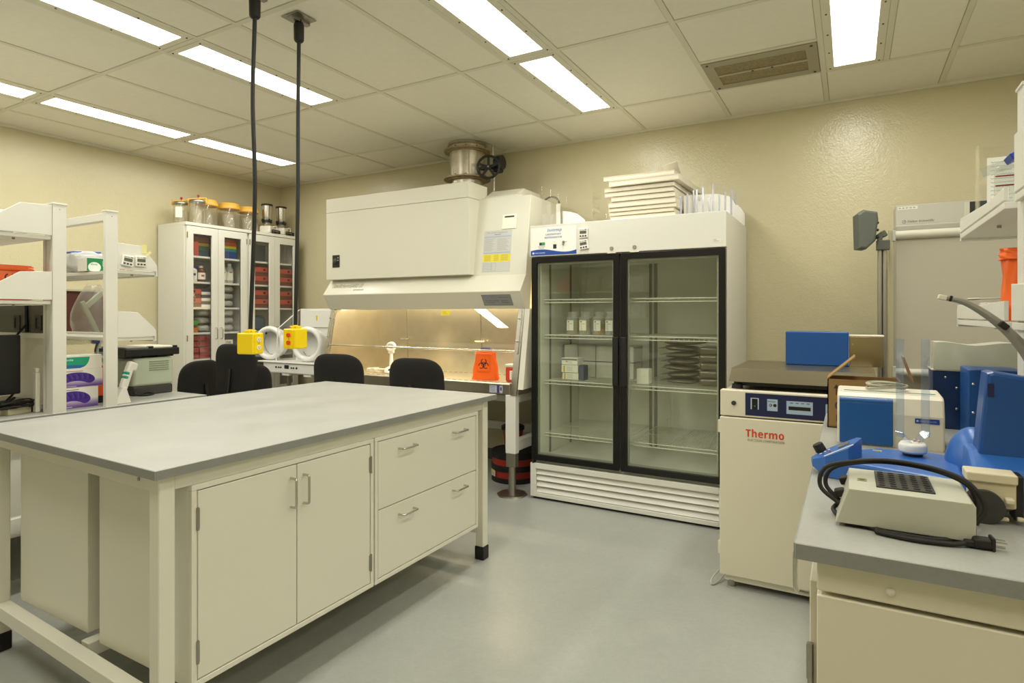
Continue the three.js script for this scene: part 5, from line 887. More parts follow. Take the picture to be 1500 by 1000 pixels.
// anaerobic jars and blenders on top
{
  const jar = (label, x, z, r, h, clamp, grp) => {
    const g = thing('anaerobic_jar', label, 'jar', [x, CBT, z], 0, grp);
    part(g, 'vessel', at(lathe([[0, 0.002], [r * 0.96, 0.002], [r, 0.01], [r, h * 0.82], [r * 0.985, h * 0.82], [r * 0.985, 0.014], [0, 0.012]], 36), 0, 0, 0), MT.jar, 'clear plastic vessel');
    if (!clamp) part(g, 'lid', at(lathe([[r * 1.02, h * 0.78], [r * 1.09, h * 0.79], [r * 1.1, h * 0.86], [r * 1.0, h * 0.91], [r * 0.93, h * 0.985], [r * 0.9, h], [0, h]], 36), 0, 0, 0), MT.jarlid, 'amber yellow lid');
    else {
      part(g, 'lid', at(lathe([[r * 1.03, h * 0.8], [r * 1.05, h * 0.85], [r * 0.9, h * 0.88], [0, h * 0.88]], 36), 0, 0, 0), MT.satin);
      part(g, 'clamp', [at(rb(r * 2.3, 0.016, 0.022, 0.005), 0, h * 0.93, 0, 0, 0.7, 0.1), at(rb(0.016, 0.05, 0.022, 0.005), r * 0.85, h * 0.87, -r * 0.72, 0, 0.7), at(rb(0.016, 0.05, 0.022, 0.005), -r * 0.85, h * 0.85, r * 0.72, 0, 0.7)], MT.jarlid, 'amber yellow clamp');
      part(g, 'knob', [at(new THREE.SphereGeometry(0.012, 14, 10), 0.01, h * 1.03, 0), at(cyl(0.005, 0.005, 0.03, 8), 0.01, h * 0.98, 0)], S(0xb0301e, 0.4), 'red knob');
    }
    part(g, 'insert', [at(cyl(r * 0.5, r * 0.5, h * 0.5, 20), 0, h * 0.3, 0)], MT.film); part(g, 'crumpled_film', at(rb(r * 1.1, h * 0.5, r * 0.5, 0.03, 3), 0, h * 0.4, 0.01, 0.2, 0.7, 0.15), MT.film);
    return g;
  };
  const j1 = jar('slim clear jar with an amber clamp, a red knob and a white label', 0.19, 1.31, 0.065, 0.25, true);
  sheet(j1, 'label', 0.06, 0.1, 60, 100, (c, w, h) => { c.fillStyle = '#efebdd'; c.fillRect(0, 0, w, h); }, [0.048, 0.115, 0.048], [0, Math.PI / 4, 0]);
  jar('slim clear jar with an amber clamp and red knob, without a label', 0.315, 1.22, 0.072, 0.275, true);
  jar('wide clear jar with an amber lid beside the clamped jars', 0.2, 1.045, 0.095, 0.28, false); jar('wide clear jar with an amber lid between two others', 0.22, 0.815, 0.1, 0.28, false); jar('wide clear jar with an amber lid beside the steel blender', 0.22, 0.595, 0.1, 0.275, false);
  const bl = (label, z) => {
    const g = thing('blender', label, 'blender', [0.3, CBT, z], 0.35);
    part(g, 'motor_base', [at(rb(0.13, 0.085, 0.1, 0.02, 3), 0, 0.055, 0), at(rb(0.15, 0.012, 0.12, 0.004), 0, 0.008, 0)], MT.offwhite); part(g, 'handle_frame', tube([[0.05, 0.09, -0.02], [0.06, 0.1, -0.07], [0.06, 0.09, -0.085], [0.06, 0.01, -0.095]], 0.008, 30, 8), MT.offwhite);
    part(g, 'jug', at(lathe([[0, 0.1], [0.03, 0.1], [0.032, 0.13], [0.045, 0.15], [0.05, 0.2], [0.055, 0.315], [0.056, 0.32]], 28), 0, 0, 0), MT.chrome, 'polished steel jug'); part(g, 'lid', at(lathe([[0.057, 0.312], [0.06, 0.316], [0.058, 0.33], [0, 0.332]], 28), 0, 0, 0), MT.black);
    part(g, 'coupling', [at(cyl(0.05, 0.05, 0.03, 20), 0, 0.145, 0), ...[0, 1, 2, 3].map(k => at(rb(0.02, 0.03, 0.014, 0.004), 0.05 * Math.cos(k * 1.57 + 0.5), 0.155, 0.05 * Math.sin(k * 1.57 + 0.5)))], MT.black);
    part(g, 'cord', tube(Array.from({ length: 20 }, (_, i) => [0.09 + 0.03 * Math.cos(i * 0.8), 0.012 + 0.002 * i, -0.03 + 0.06 * Math.sin(i * 0.8)]), 0.006, 80, 6), MT.rubber);
    return g;
  };
  bl('steel blender on a cream motor base beside the amber-lidded jars', 0.42); bl('steel blender on a cream motor base at the corner end of the cabinet', 0.235);
}
// ---------------------------------------------------------------- peninsula bench by the left wall with its shelf rack
const LY = 0.85;
{
  const g = thing('peninsula_bench', 'white framed peninsula bench with a grey top behind the island', 'bench', [1.2, 0, 3.13]);
  wpart(g, 'benchtop', bb(0.02, 2.355, 0.82, LY, 2.475, 3.81, 0.003), MT.top); wpart(g, 'edge_band', [bb(2.3545, 2.3565, 0.821, 0.8485, 2.477, 3.808), bb(0.022, 2.353, 0.821, 0.8485, 2.4735, 2.4755)], MT.topEdge);
  for (const x of [0.1, 2.28]) for (const z of [2.51, 3.72]) { const l = wpart(g, 'leg', bb(x, x + 0.05, 0.07, 0.82, z, z + 0.05, 0.005), MT.white); wpart(l, 'foot', bb(x - 0.003, x + 0.053, 0, 0.072, z - 0.003, z + 0.053, 0.004), MT.black); }
  for (const x of [0.1, 2.285]) wpart(g, 'end_rail', [bb(x, x + 0.045, 0.3, 0.37, 2.56, 3.72, 0.004), bb(x, x + 0.045, 0.765, 0.819, 2.56, 3.72, 0.004)], MT.white);
  wpart(g, 'side_apron', [bb(0.15, 2.28, 0.765, 0.819, 2.515, 2.55, 0.004), bb(0.15, 2.28, 0.765, 0.819, 3.73, 3.765, 0.004)], MT.white);
  wpart(g, 'cupboard', bb(0.3, 2.2, 0.24, 0.76, 2.62, 3.66, 0.004), MT.white);
}
{
  const g = thing('shelf_rack', 'white two-sided shelf rack with posts rising from the peninsula bench', 'shelf', [1.3, LY, 3.13]);
  const posts = [[2.25, 2.352, 3.228, 3.288], [2.322, 2.352, 2.985, 3.045], [0.4, 0.5, 3.228, 3.288], [0.4, 0.5, 2.985, 3.045]];
  for (const [a, b, c, d] of posts) { const p = wpart(g, 'post', bb(a, b, a > 2 ? 0.79 : LY, 1.892, c, d, 0.003), MT.white); wpart(p, 'cap', bb(a - 0.003, b + 0.003, 1.89, 1.899, c - 0.003, d + 0.003, 0.002), MT.white); if (a > 2) { if (a < 2.3) wpart(p, 'channel', bb(a + 0.03, a + 0.036, LY + 0.02, 1.88, d - 0.0005, d + 0.0012), MT.lgrey); wpart(p, 'rivet', at(cyl(0.003, 0.003, 0.002, 8), b, 1.868, (c + d) / 2, 0, 0, Math.PI / 2), MT.satin); } }
  wpart(g, 'top_rail', [bb(0.5, 2.322, 1.845, 1.888, 2.995, 3.035, 0.004), bb(0.5, 2.25, 1.845, 1.888, 3.238, 3.278, 0.004)], MT.white);
  shelf(g, 0.42, 2.336, 3.289, 1, 0.27, 1.735, 0.13, 0.15, [2.343, 0.42]);
  shelf(g, 0.42, 2.336, 3.289, 1, 0.27, 1.415, 0.13, 0.14, [2.343, 0.42]);
  shelf(g, 0.42, 2.336, 2.984, -1, 0.212, 1.588, 0.128, 0.142, [2.343, 0.42]);
  shelf(g, 0.42, 2.336, 2.984, -1, 0.205, 1.22, 0.105, 0.14, [2.343, 0.42]);
  const sp = wpart(g, 'service_panel', bb(0.5, 2.24, 1.245, 1.392, 3.236, 3.244, 0.002), S(0x57564c, 0.5), 'dark grey service panel'); wpart(g, 'panel_ledge', bb(0.5, 2.24, 1.218, 1.245, 3.232, 3.262, 0.003), MT.white); wpart(g, 'lower_panel', bb(0.5, 2.24, LY, 1.218, 3.234, 3.24), MT.offwhite);
  for (const x of [1.86, 2.1]) wpart(sp, 'outlet', [extZ(rrect(0.07, 0.08, 0.004, x, 1.298), 3.244, 3.25, 0.001, [rrect(0.045, 0.055, 0.003, x, 1.298)]), bb(x - 0.0225, x + 0.0225, 1.271, 1.325, 3.244, 3.246)], MT.darkgrey);
  wpart(sp, 'conduit', rod([1.98, 1.25, 3.25], [1.975, 1.39, 3.25], 0.008), MT.black);
}
const tm = copy(timer0, [2.3495, 1.635, 2.938], Math.PI / 2, 'white digital timer stuck askew on the sloping shelf bracket'); tm.rotation.set(0, Math.PI / 2, -0.16, 'YXZ');
const tm2 = copy(timer0, [2.3495, 1.637, 2.868], Math.PI / 2, 'white digital timer stuck level near the tip of the shelf bracket');
for (const t of [tm, tm2]) { t.position.x = 2.3565; t.scale.setScalar(0.88); }
solo('label_tape', [at(rb(0.0015, 0.05, 0.03, 0.0005, 1), 2.3493, 1.708, 2.846, 0, 0, 0), at(rb(0.0015, 0.014, 0.045, 0.0005, 1), 2.3493, 1.68, 2.825, 0.8)], S(0xeadf9c, 0.5), 'pale yellow tape strip at the tip of the shelf bracket', 'tape');
// glove boxes
function gloveBox(name, label, pos, ry, w, h, d, draw, group) {
  const g = thing(name, label, 'box', pos, ry, group);
  part(g, 'carton', at(rb(w, h, d, 0.002, 1), 0, h / 2, 0), MT.paper); sheet(g, 'print', d * 0.985, h * 0.97, 300, 130, draw, [w / 2 + 0.0006, h / 2, 0], [0, Math.PI / 2, 0]);
  return g;
}
const purple = (c, w, h) => { c.fillStyle = '#efeadf'; c.fillRect(0, 0, w, h); for (let k = 0; k < 40; k++) { const t = k / 40; c.fillStyle = `rgb(${239 - 150 * t | 0},${234 - 180 * t | 0},${223 - 80 * t | 0})`; c.fillRect(0, h * (0.55 + 0.45 * t), w, h * 0.02); } c.fillStyle = '#47298c'; c.beginPath(); c.ellipse(w * 0.4, h * 0.6, w * 0.42, h * 0.44, 0, Math.PI * 0.98, Math.PI * 2.05); c.quadraticCurveTo(w * 0.72, h * 0.92, w * 0.6, h * 0.74); c.quadraticCurveTo(w * 0.3, h * 0.5, 0, h * 0.92); c.lineTo(0, h * 0.5); c.fill(); c.strokeStyle = '#2c1763'; c.lineWidth = 6; for (let k = 0; k < 6; k++) { c.beginPath(); c.moveTo(w * (0.08 + k * 0.12), h * (0.34 - 0.05 * (k % 2))); c.quadraticCurveTo(w * (0.16 + k * 0.115), h * 0.42, w * (0.15 + k * 0.11), h * 0.6); c.stroke(); } c.strokeStyle = '#6a4ab4'; c.lineWidth = 4; for (let k = 0; k < 5; k++) { c.beginPath(); c.moveTo(w * (0.13 + k * 0.13), h * 0.25); c.quadraticCurveTo(w * (0.2 + k * 0.12), h * 0.4, w * (0.2 + k * 0.11), h * 0.52); c.stroke(); } c.fillStyle = '#8a8478'; c.fillRect(w * 0.05, h * 0.08, w * 0.5, 5); c.fillStyle = '#d9d4e4'; c.fillRect(w * 0.1, h * 0.93, w * 0.3, 4); };
gloveBox('glove_box', 'box of purple nitrile gloves standing on the bench, lowest in its stack', [2.19, LY, 3.135], 0, 0.11, 0.108, 0.21, purple);
gloveBox('glove_box', 'box of purple nitrile gloves in the middle of the stack', [2.19, LY + 0.1085, 3.115], 0, 0.11, 0.095, 0.215, purple);
gloveBox('glove_box', 'teal and white glove box on top of the purple glove boxes', [2.185, LY + 0.204, 3.115], 0, 0.11, 0.072, 0.21, (c, w, h) => { c.fillStyle = '#f0ebde'; c.fillRect(0, 0, w, h); c.fillStyle = '#1ba078'; c.beginPath(); c.moveTo(0, h * 0.1); c.lineTo(w * 0.72, h * 0.12); c.quadraticCurveTo(w * 0.68, h * 0.9, w * 0.5, h * 0.92); c.lineTo(0, h * 0.95); c.fill(); c.fillStyle = '#2b6aa8'; c.beginPath(); c.moveTo(0, h * 0.75); c.quadraticCurveTo(w * 0.4, h * 0.6, w * 0.62, h * 0.8); c.lineTo(w * 0.5, h * 0.95); c.lineTo(0, h * 0.95); c.fill(); c.fillStyle = '#dff0ea'; c.font = 'italic bold 26px sans-serif'; c.fillText('Nitrile', 20, 50); });
gloveBox('glove_carton', 'green and white glove carton on the upper shelf between the rack posts', [2.0, 1.588, 2.93], 0, 0.1, 0.075, 0.13, (c, w, h) => { c.fillStyle = '#0f7a44'; c.fillRect(0, 0, w, h); c.fillStyle = '#dfe9df'; c.beginPath(); c.ellipse(w * 0.3, h * 0.7, w * 0.26, h * 0.4, 0, 0, 7); c.fill(); c.fillStyle = '#6e8a78'; c.font = 'bold 26px sans-serif'; c.fillText('Gloves', w * 0.14, h * 0.55); c.fillStyle = '#e8efe8'; c.fillRect(w * 0.62, h * 0.22, 70, 8); c.fillRect(w * 0.62, h * 0.36, 80, 8); c.fillRect(w * 0.62, h * 0.5, 60, 8); });
function softBag(name, label, pos, w, h, d, m, stripe) { const g = thing(name, label, 'bag', pos); const s = new THREE.SphereGeometry(1, 26, 16), p = s.attributes.position; const f = v => Math.sign(v) * Math.pow(Math.abs(v), 0.6); for (let i = 0; i < p.count; i++) { const x = p.getX(i), y = p.getY(i), z = p.getZ(i), k = 1 + 0.08 * Math.sin(z * 9 + y * 6) * Math.cos(x * 7); p.setXYZ(i, f(x) * w / 2 * k, Math.max(0, f(y) * h / 2 * k + h / 2), f(z) * d / 2 * k); } s.computeVertexNormals(); part(g, 'film', s, m); if (stripe) part(g, 'blue_edge', at(rb(w * 0.5, 0.014, d * 0.8, 0.006), 0.01, h * 0.93, 0, 0.05), stripe, 'blue edge'); return g; }
softBag('supply_bag_white', 'white plastic bag with a blue edge behind the green glove carton', [1.8, 1.588, 2.9], 0.2, 0.13, 0.19, P({ color: 0xdfe0dc, roughness: 0.25, transmission: 0.3, thickness: 0 }), S(0x4763a8, 0.5));
softBag('supply_bag_white', 'white plastic bag with a blue edge on the top shelf of the rack', [2.15, 1.735, 3.46], 0.22, 0.115, 0.16, P({ color: 0xdfe0dc, roughness: 0.25, transmission: 0.3, thickness: 0 }), S(0x4763a8, 0.5));
{ const g = thing('small_carton_red', 'small white carton with a red label beside the green glove carton', 'box', [2.08, 1.588, 2.838]); part(g, 'carton', at(rb(0.06, 0.1, 0.05, 0.002, 1), 0, 0.05, 0), MT.paper); part(g, 'red_label', [bx(0.001, 0.06, 0.012, 0.0306, 0.045, -0.01), bx(0.001, 0.012, 0.03, 0.0306, 0.07, 0), bx(0.001, 0.012, 0.03, 0.0306, 0.02, 0)], S(0xd8442a, 0.5)); }
biohazardBag('crumpled orange biohazard bag on the lower shelf facing the entrance side', [2.13, 1.415, 3.4], Math.PI / 2 - 0.1, 0.2, 0.2, 0.17, 0.18, 7, false);
solo('tan_carton', bb(2.1, 2.25, 1.4155, 1.47, 3.505, 3.545, 0.003), MT.card, 'small brown carton lying under the crumpled orange bag', 'box');
{ const g = thing('sharps_bottle', 'orange sharps bottle with a clear neck behind the purple glove boxes', 'bottle', [2.12, LY, 2.965]); part(g, 'bottle', at(lathe([[0, 0], [0.036, 0], [0.038, 0.02], [0.037, 0.19], [0.03, 0.205], [0, 0.206]], 24), 0, 0, 0), MT.orange); part(g, 'neck', at(cyl(0.026, 0.024, 0.075, 20), 0, 0.243, 0), MT.film); part(g, 'dark_base', at(cyl(0.0385, 0.0385, 0.04, 24), 0, 0.021, 0), MT.black); }
{ const g = thing('pipette_controller', 'white pipette controller with teal buttons leaning on its stand', 'pipette', [2.28, LY, 2.935], 0.2);
  part(g, 'stand', extX([[-0.05, 0.0], [0.05, 0.0], [0.0, 0.09], [-0.02, 0.09]], -0.02, 0.02, 0.003), MT.plastic);
  const b = at(rb(0.035, 0.14, 0.04, 0.012, 3), 0, 0, 0, -0.35); part(g, 'grip', at(b, 0, 0.14, -0.035), MT.plastic); part(g, 'head', at(rb(0.036, 0.05, 0.06, 0.014, 3), 0, 0.2, -0.068, -0.35), MT.plastic);
  part(g, 'button', [at(rb(0.038, 0.016, 0.02, 0.005), 0.001, 0.165, -0.032, -0.35), at(rb(0.038, 0.016, 0.02, 0.005), 0.001, 0.143, -0.024, -0.35)], S(0x17a083, 0.4), 'teal button'); }
{ // pale green bench unit with black scanner on top
  const g = thing('bench_unit', 'pale green rounded bench unit with side louvres on the peninsula bench', 'lab instrument', [1.92, LY, 2.62]);
  part(g, 'shell', at(rb(0.26, 0.175, 0.25, 0.022, 4), 0, 0.14, 0), S(0xb9c2ab, 0.45)); part(g, 'plinth', at(rb(0.25, 0.055, 0.24, 0.008), 0, 0.0275, 0), MT.darkgrey);
  for (let k = 0; k < 5; k++) part(g, 'louvre', at(rb(0.004, 0.005, 0.12, 0.0015, 1), 0.131, 0.15 + k * 0.013, -0.03), S(0x7f8a74, 0.5));
  part(g, 'cable', tube([[0.12, 0.04, 0.1], [0.15, 0.012, 0.12], [0.18, 0.006, 0.07], [0.16, 0.008, 0.02], [0.14, 0.02, 0.05], [0.15, 0.008, 0.1]], 0.006, 50, 6), MT.rubber);
  const s = thing('black_scanner', 'flat black scanner with a white sheet on the pale green unit', 'scanner', [1.91, LY + 0.228, 2.63]);
  part(s, 'body', [at(rb(0.3, 0.045, 0.33, 0.006), 0, 0.034, 0), at(rb(0.22, 0.012, 0.1, 0.003), 0, 0.006, -0.1), at(rb(0.22, 0.012, 0.1, 0.003), 0, 0.006, 0.1)], MT.black); part(s, 'lid', at(rb(0.28, 0.012, 0.15, 0.004), 0, 0.0625, -0.07), MT.offwhite, 'white sheet'); part(s, 'grey_flap', at(rb(0.28, 0.01, 0.14, 0.003), 0, 0.062, 0.085), MT.grey); for (const z of [-0.14, 0.01]) part(s, 'clip', at(rb(0.03, 0.014, 0.03, 0.004), 0.13, 0.063, z), MT.black); }
{ // computer corner
  const g = thing('flat_monitor', 'black flat computer monitor seen edge-on under the lower shelf', 'monitor', [2.1, LY, 3.57]);
  part(g, 'panel', at(rb(0.045, 0.3, 0.48, 0.008), 0, 0.24, 0), MT.black); part(g, 'screen', at(bx(0.002, 0.265, 0.44), -0.0235, 0.24, 0), S(0x0a0b0c, 0.15)); part(g, 'neck', at(rb(0.03, 0.1, 0.08, 0.006), -0.01, 0.06, 0), MT.black); part(g, 'foot', at(rb(0.18, 0.015, 0.24, 0.006), -0.02, 0.0075, 0), MT.black);
  const b = thing('power_brick', 'grey power brick with a tangle of black cables on the bench end', 'power supply', [2.19, LY, 3.38], 0.35);
  part(b, 'brick', at(rb(0.06, 0.032, 0.12, 0.004), 0, 0.016, 0.0), S(0xb5ad8c, 0.5)); part(b, 'end', at(rb(0.062, 0.034, 0.04, 0.004), 0, 0.017, -0.075), MT.black);
  for (let k = 0; k < 3; k++) part(b, 'cable', tube(Array.from({ length: 16 }, (_, i) => [0.02 + 0.03 * Math.cos(i * 0.9 + k * 2), 0.038 + 0.012 * k + 0.006 * Math.sin(i * 2 + k), 0.01 + 0.09 * Math.sin(i * 0.8 + k)]), 0.004, 70, 6), MT.rubber);
  solo('computer_mouse', at(new THREE.SphereGeometry(1, 20, 12, 0, 7, 0, Math.PI / 2), 0, 0, 0).scale(0.03, 0.028, 0.045).translate(2.13, LY + 0.0005, 3.262), MT.plastic, 'white computer mouse beside the power brick', 'mouse');
  solo('grey_switch_box', bb(1.8, 1.98, LY, LY + 0.05, 3.26, 3.4, 0.006), S(0x8b8670, 0.5), 'low grey switch box behind the monitor foot', 'box');
  solo('white_charger', [bb(2.2, 2.235, LY, LY + 0.2, 3.292, 3.312, 0.004), bb(2.205, 2.23, LY + 0.2, LY + 0.222, 3.294, 3.31, 0.004)], MT.offwhite, 'slim white wall charger leaning at the rack post', 'charger');
  solo('loose_cable', tube([[1.99, 1.29, 3.256], [1.96, 1.2, 3.3], [1.95, 1.05, 3.31], [1.97, 0.95, 3.3], [2.03, 0.93, 3.33], [2.02, 0.89, 3.36], [1.97, 0.905, 3.3]], 0.006, 70, 8), MT.rubber, 'black cable hanging from the service panel outlet', 'cable');
}
{ // framed board on the left wall and a bagged lamp
  const g = thing('cork_board', 'dark brown board in a grey frame on the left wall', 'board', [0.001, 1.14, 2.08]);
  part(g, 'board', at(bx(0.012, 0.37, 0.44), 0.008, 0.21, 0), MT.cork); part(g, 'frame', extX([[-0.24, 0], [0.24, 0], [0.24, 0.42], [-0.24, 0.42]], 0, 0.03, 0.002, [[[-0.215, 0.035], [-0.215, 0.4], [0.215, 0.4], [0.215, 0.035]]]), S(0xb2ad98, 0.45)); part(g, 'pinned_paper', [bx(0.001, 0.2, 0.02, 0.0146, 0.2, 0.19), bx(0.001, 0.05, 0.02, 0.0146, 0.3, 0.16)], MT.paper);
  const l = thing('bench_lamp', 'folded grey bench lamp wrapped in a clear plastic bag', 'lamp', [1.3, LY, 2.6]);
  part(l, 'base', at(cyl(0.07, 0.06, 0.03, 24), 0, 0.015, 0), MT.darkgrey); part(l, 'arm', [rod([0, 0.03, 0], [0.02, 0.33, -0.03], 0.012), at(rb(0.022, 0.26, 0.03, 0.006), 0.02, 0.46, 0.03, 0.42), at(rb(0.022, 0.16, 0.035, 0.006), 0.02, 0.6, 0.0, -0.8)], S(0xa9b0a0, 0.45)); part(l, 'joint', [at(new THREE.SphereGeometry(0.022, 14, 10), 0.02, 0.34, -0.03), at(rb(0.04, 0.03, 0.04, 0.006), 0.02, 0.31, 0.0)], S(0x2b2f66, 0.5)); part(l, 'cord', tube([[0.02, 0.33, -0.02], [0.06, 0.24, 0.02], [0.05, 0.2, -0.02], [0.06, 0.12, -0.04], [0.05, 0.1, 0.02]], 0.006, 40, 6), MT.rubber);
  const f = new THREE.SphereGeometry(1, 26, 16), p = f.attributes.position; for (let i = 0; i < p.count; i++) { const x = p.getX(i), y = p.getY(i), z = p.getZ(i), k = 1 + 0.07 * Math.sin(z * 8 + y * 5) * Math.cos(x * 6); p.setXYZ(i, x * 0.1 * k, y * 0.2 * k + 0.5, z * 0.13 * k * (1 - 0.3 * y)); } f.computeVertexNormals(); part(l, 'plastic_bag', f, P({ color: 0xeceae2, roughness: 0.2, transmission: 0.9, thickness: 0, ior: 1.35 }), 'clear crumpled plastic bag');
}
// ---------------------------------------------------------------- on top of the refrigerator
{
  const pm = S(0xe9e3d2, 0.6), em = S(0xffffff, 0.7, 0, { map: tinted(128, 0xd8cdae, 0.1, [[60, 1], [20, 0.6]], 131, 0.1) });
  const rows = [[4.34, 4.79, 0.045], [4.335, 4.785, 0.035], [4.33, 4.80, 0.036], [4.325, 4.79, 0.05], [4.345, 4.785, 0.045], [4.30, 4.78, 0.042], [4.30, 4.79, 0.042], [4.345, 4.83, 0.055], [4.29, 4.78, 0.045]];
  let y = FT + 0.001;
  rows.forEach(([a, b, h0], k) => {
    const h = h0 * 0.8;
    const g = thing('flat_carton', k === 8 ? 'flat white carton with a torn lid on top of the carton stack' : `flat white carton on the refrigerator, ${['lowest', 'second', 'third', 'fourth', 'fifth', 'sixth', 'seventh', 'eighth and widest'][k]} from the bottom of the stack`.replace('lowest from the bottom of', 'lowest of'), 'box', [(a + b) / 2, y, 0.5], (k === 7 ? -0.03 : 0.012 * Math.sin(k * 5)), k === 8 ? undefined : 'flat white cartons stacked on the refrigerator');
    const d = k === 7 ? 0.62 : 0.58;
    part(g, 'carton', at(rb(b - a, h - 0.005, d, 0.002, 1), 0, h / 2, 0), pm); part(g, 'worn_edge', [at(bx(b - a + 0.002, 0.004, 0.004), 0, h - 0.006, d / 2), at(bx(b - a + 0.002, 0.004, 0.004), 0, 0.006, d / 2)], em);
    if (k === 8) part(g, 'torn_flap', at(bx(0.1, 0.003, 0.12), 0, 0, 0, -0.5, 0, 0.25).translate(0.2, h + 0.024, 0.18), pm);
    y += h;
  });
  // clear acrylic racks with white side plates
  function rack(label, x, z, n) {
    const g = thing('acrylic_rack', label, 'rack', [x, FT + 0.001, z]);
    part(g, 'base', at(rb(0.3, 0.006, 0.34, 0.001, 1), 0, 0.003, 0), MT.acryl);
    for (let k = 0; k < n; k++) part(g, 'fin', at(rb(0.012, 0.12 + 0.06 * ((k * 7) % 3) / 2, 0.004, 0.001, 1), -0.14 + 0.28 * k / (n - 1), 0.075 + 0.03 * ((k * 7) % 3) / 2, 0.16 - ((k * 5) % 4) * 0.07), P({ color: 0xdde0ea, roughness: 0.1, transmission: 0.55, thickness: 0 }));
    const pl = ext([[-0.16, 0], [0.16, 0], [0.16, 0.09], [0.13, 0.14], [0.05, 0.16], [-0.16, 0.16]], 0.008, 0.001, [circ(0.012, -0.06, 0.13, 16), circ(0.012, -0.1, 0.13, 16)]);
    for (const q of [-0.12, -0.02]) part(g, 'side_plate', at(pl.clone(), 0, 0.003, q, 0, 0.25), MT.plastic, 'white plate with two round holes');
    return g;
  }
  rack('clear and white acrylic tube rack between the cartons and the refrigerator side', 4.965, 0.62, 12);
  rack('second clear and white acrylic tube rack at the wall end of the refrigerator top', 4.965, 0.25, 9);
  const g = thing('acrylic_shield', 'clear acrylic sheets with a white curved plate standing above the control panel', 'shield', [3.93, FT + 0.001, 0.55]);
  for (const [x, z] of [[-0.12, 0.1], [-0.06, 0.08], [0.24, 0]]) part(g, 'sheet', at(bx(0.003, 0.3, 0.28), x, 0.15, z), MT.acryl); part(g, 'base', at(bx(0.4, 0.004, 0.36), 0.05, 0.002, 0), MT.acryl);
  part(g, 'white_plate', [ext([[-0.06, 0.004], [0.14, 0.004], [0.12, 0.07], [0.06, 0.12], [0.0, 0.14], [-0.06, 0.15]], 0.006, 0.001), at(rb(0.035, 0.2, 0.006, 0.002), -0.08, 0.104, 0.04)], MT.plastic);
  solo('gas_hose', tube([[3.6, 2.27, 0.35], [3.66, 2.3, 0.34], [3.72, 2.28, 0.33], [3.74, 2.2, 0.32], [3.735, 2.05, 0.3], [3.735, 1.7, 0.25]], 0.008, 40, 8), MT.rubber, 'black hose with a yellow fitting behind the refrigerator corner', 'hose');
}
// ---------------------------------------------------------------- chairs
function makeChair(label, pos, ry, h, w = 0.43, seatY = 0.55) {
  const g = thing('task_chair', label, 'chair', pos, ry);                        // faces -z, back towards +z
  const bh = 0.4, g1 = new THREE.SphereGeometry(1, 36, 24), p = g1.attributes.position; const f = (v, e) => Math.sign(v) * Math.pow(Math.abs(v), e);
  for (let i = 0; i < p.count; i++) { const x = p.getX(i), y = p.getY(i), z = p.getZ(i); const X = f(x, 0.5) * w / 2 * (y > 0 ? 1 - 0.12 * y * y : 1 + 0.02 * y), Y = f(y, 0.5) * bh / 2; p.setXYZ(i, X, Y, f(z, 0.7) * 0.035 - 1.1 * X * X * 0.9 + (Y < 0 ? -0.05 * Y : 0.08 * Y)); }
  g1.computeVertexNormals(); part(g, 'backrest', at(g1, 0, h - bh / 2, 0.2), MT.fabric);
  const s1 = rb(0.46, 0.075, 0.45, 0.035, 4); part(g, 'seat', at(s1, 0, seatY, -0.02), MT.fabric);
  part(g, 'back_bar', tube([[0, seatY - 0.04, 0.05], [0, seatY - 0.05, 0.22], [0, seatY + 0.05, 0.27], [0, h - bh * 0.45, 0.24]], 0.016, 30, 10), MT.black);
  part(g, 'mechanism', at(rb(0.18, 0.05, 0.2, 0.01), 0, seatY - 0.06, 0), MT.black); part(g, 'gas_lift', [at(cyl(0.026, 0.026, seatY - 0.3, 20), 0, (seatY - 0.1 + 0.2) / 2 - 0.0, 0), at(cyl(0.035, 0.032, 0.16, 20), 0, 0.16, 0)], MT.satin);
  for (let k = 0; k < 5; k++) { const t = k / 5 * 2 * Math.PI + 0.2, c = Math.cos(t), s = Math.sin(t); const l = part(g, 'base_leg', [rod([0, 0.1, 0], [0.28 * c, 0.075, 0.28 * s], 0.018, 10)], MT.black); part(l, 'caster', [at(cyl(0.028, 0.028, 0.04, 18), 0.28 * c, 0.028, 0.28 * s, 0, -t, Math.PI / 2), rod([0.28 * c, 0.05, 0.28 * s], [0.28 * c, 0.08, 0.28 * s], 0.008)], MT.black); }
  return g;
}
makeChair('black task chair in front of the cabinet chamber, beside the white glove box', [2.36, 0, 1.27], 0.22, 1.045);
makeChair('black task chair in front of the cabinet chamber, beside the floor drum', [3.12, 0, 1.27], 0.16, 1.04);
makeChair('black task chair at the end of the peninsula bench', [1.25, 0, 1.95], 1.75, 0.99, 0.37, 0.5);
makeChair('tall black task chair turned sideways between two lower ones', [1.86, 0, 1.77], 0.2, 1.13, 0.35, 0.6);
makeChair('black task chair close to the corner cabinet and glove box', [1.2, 0, 1.22], 0.55, 0.92, 0.36, 0.46);
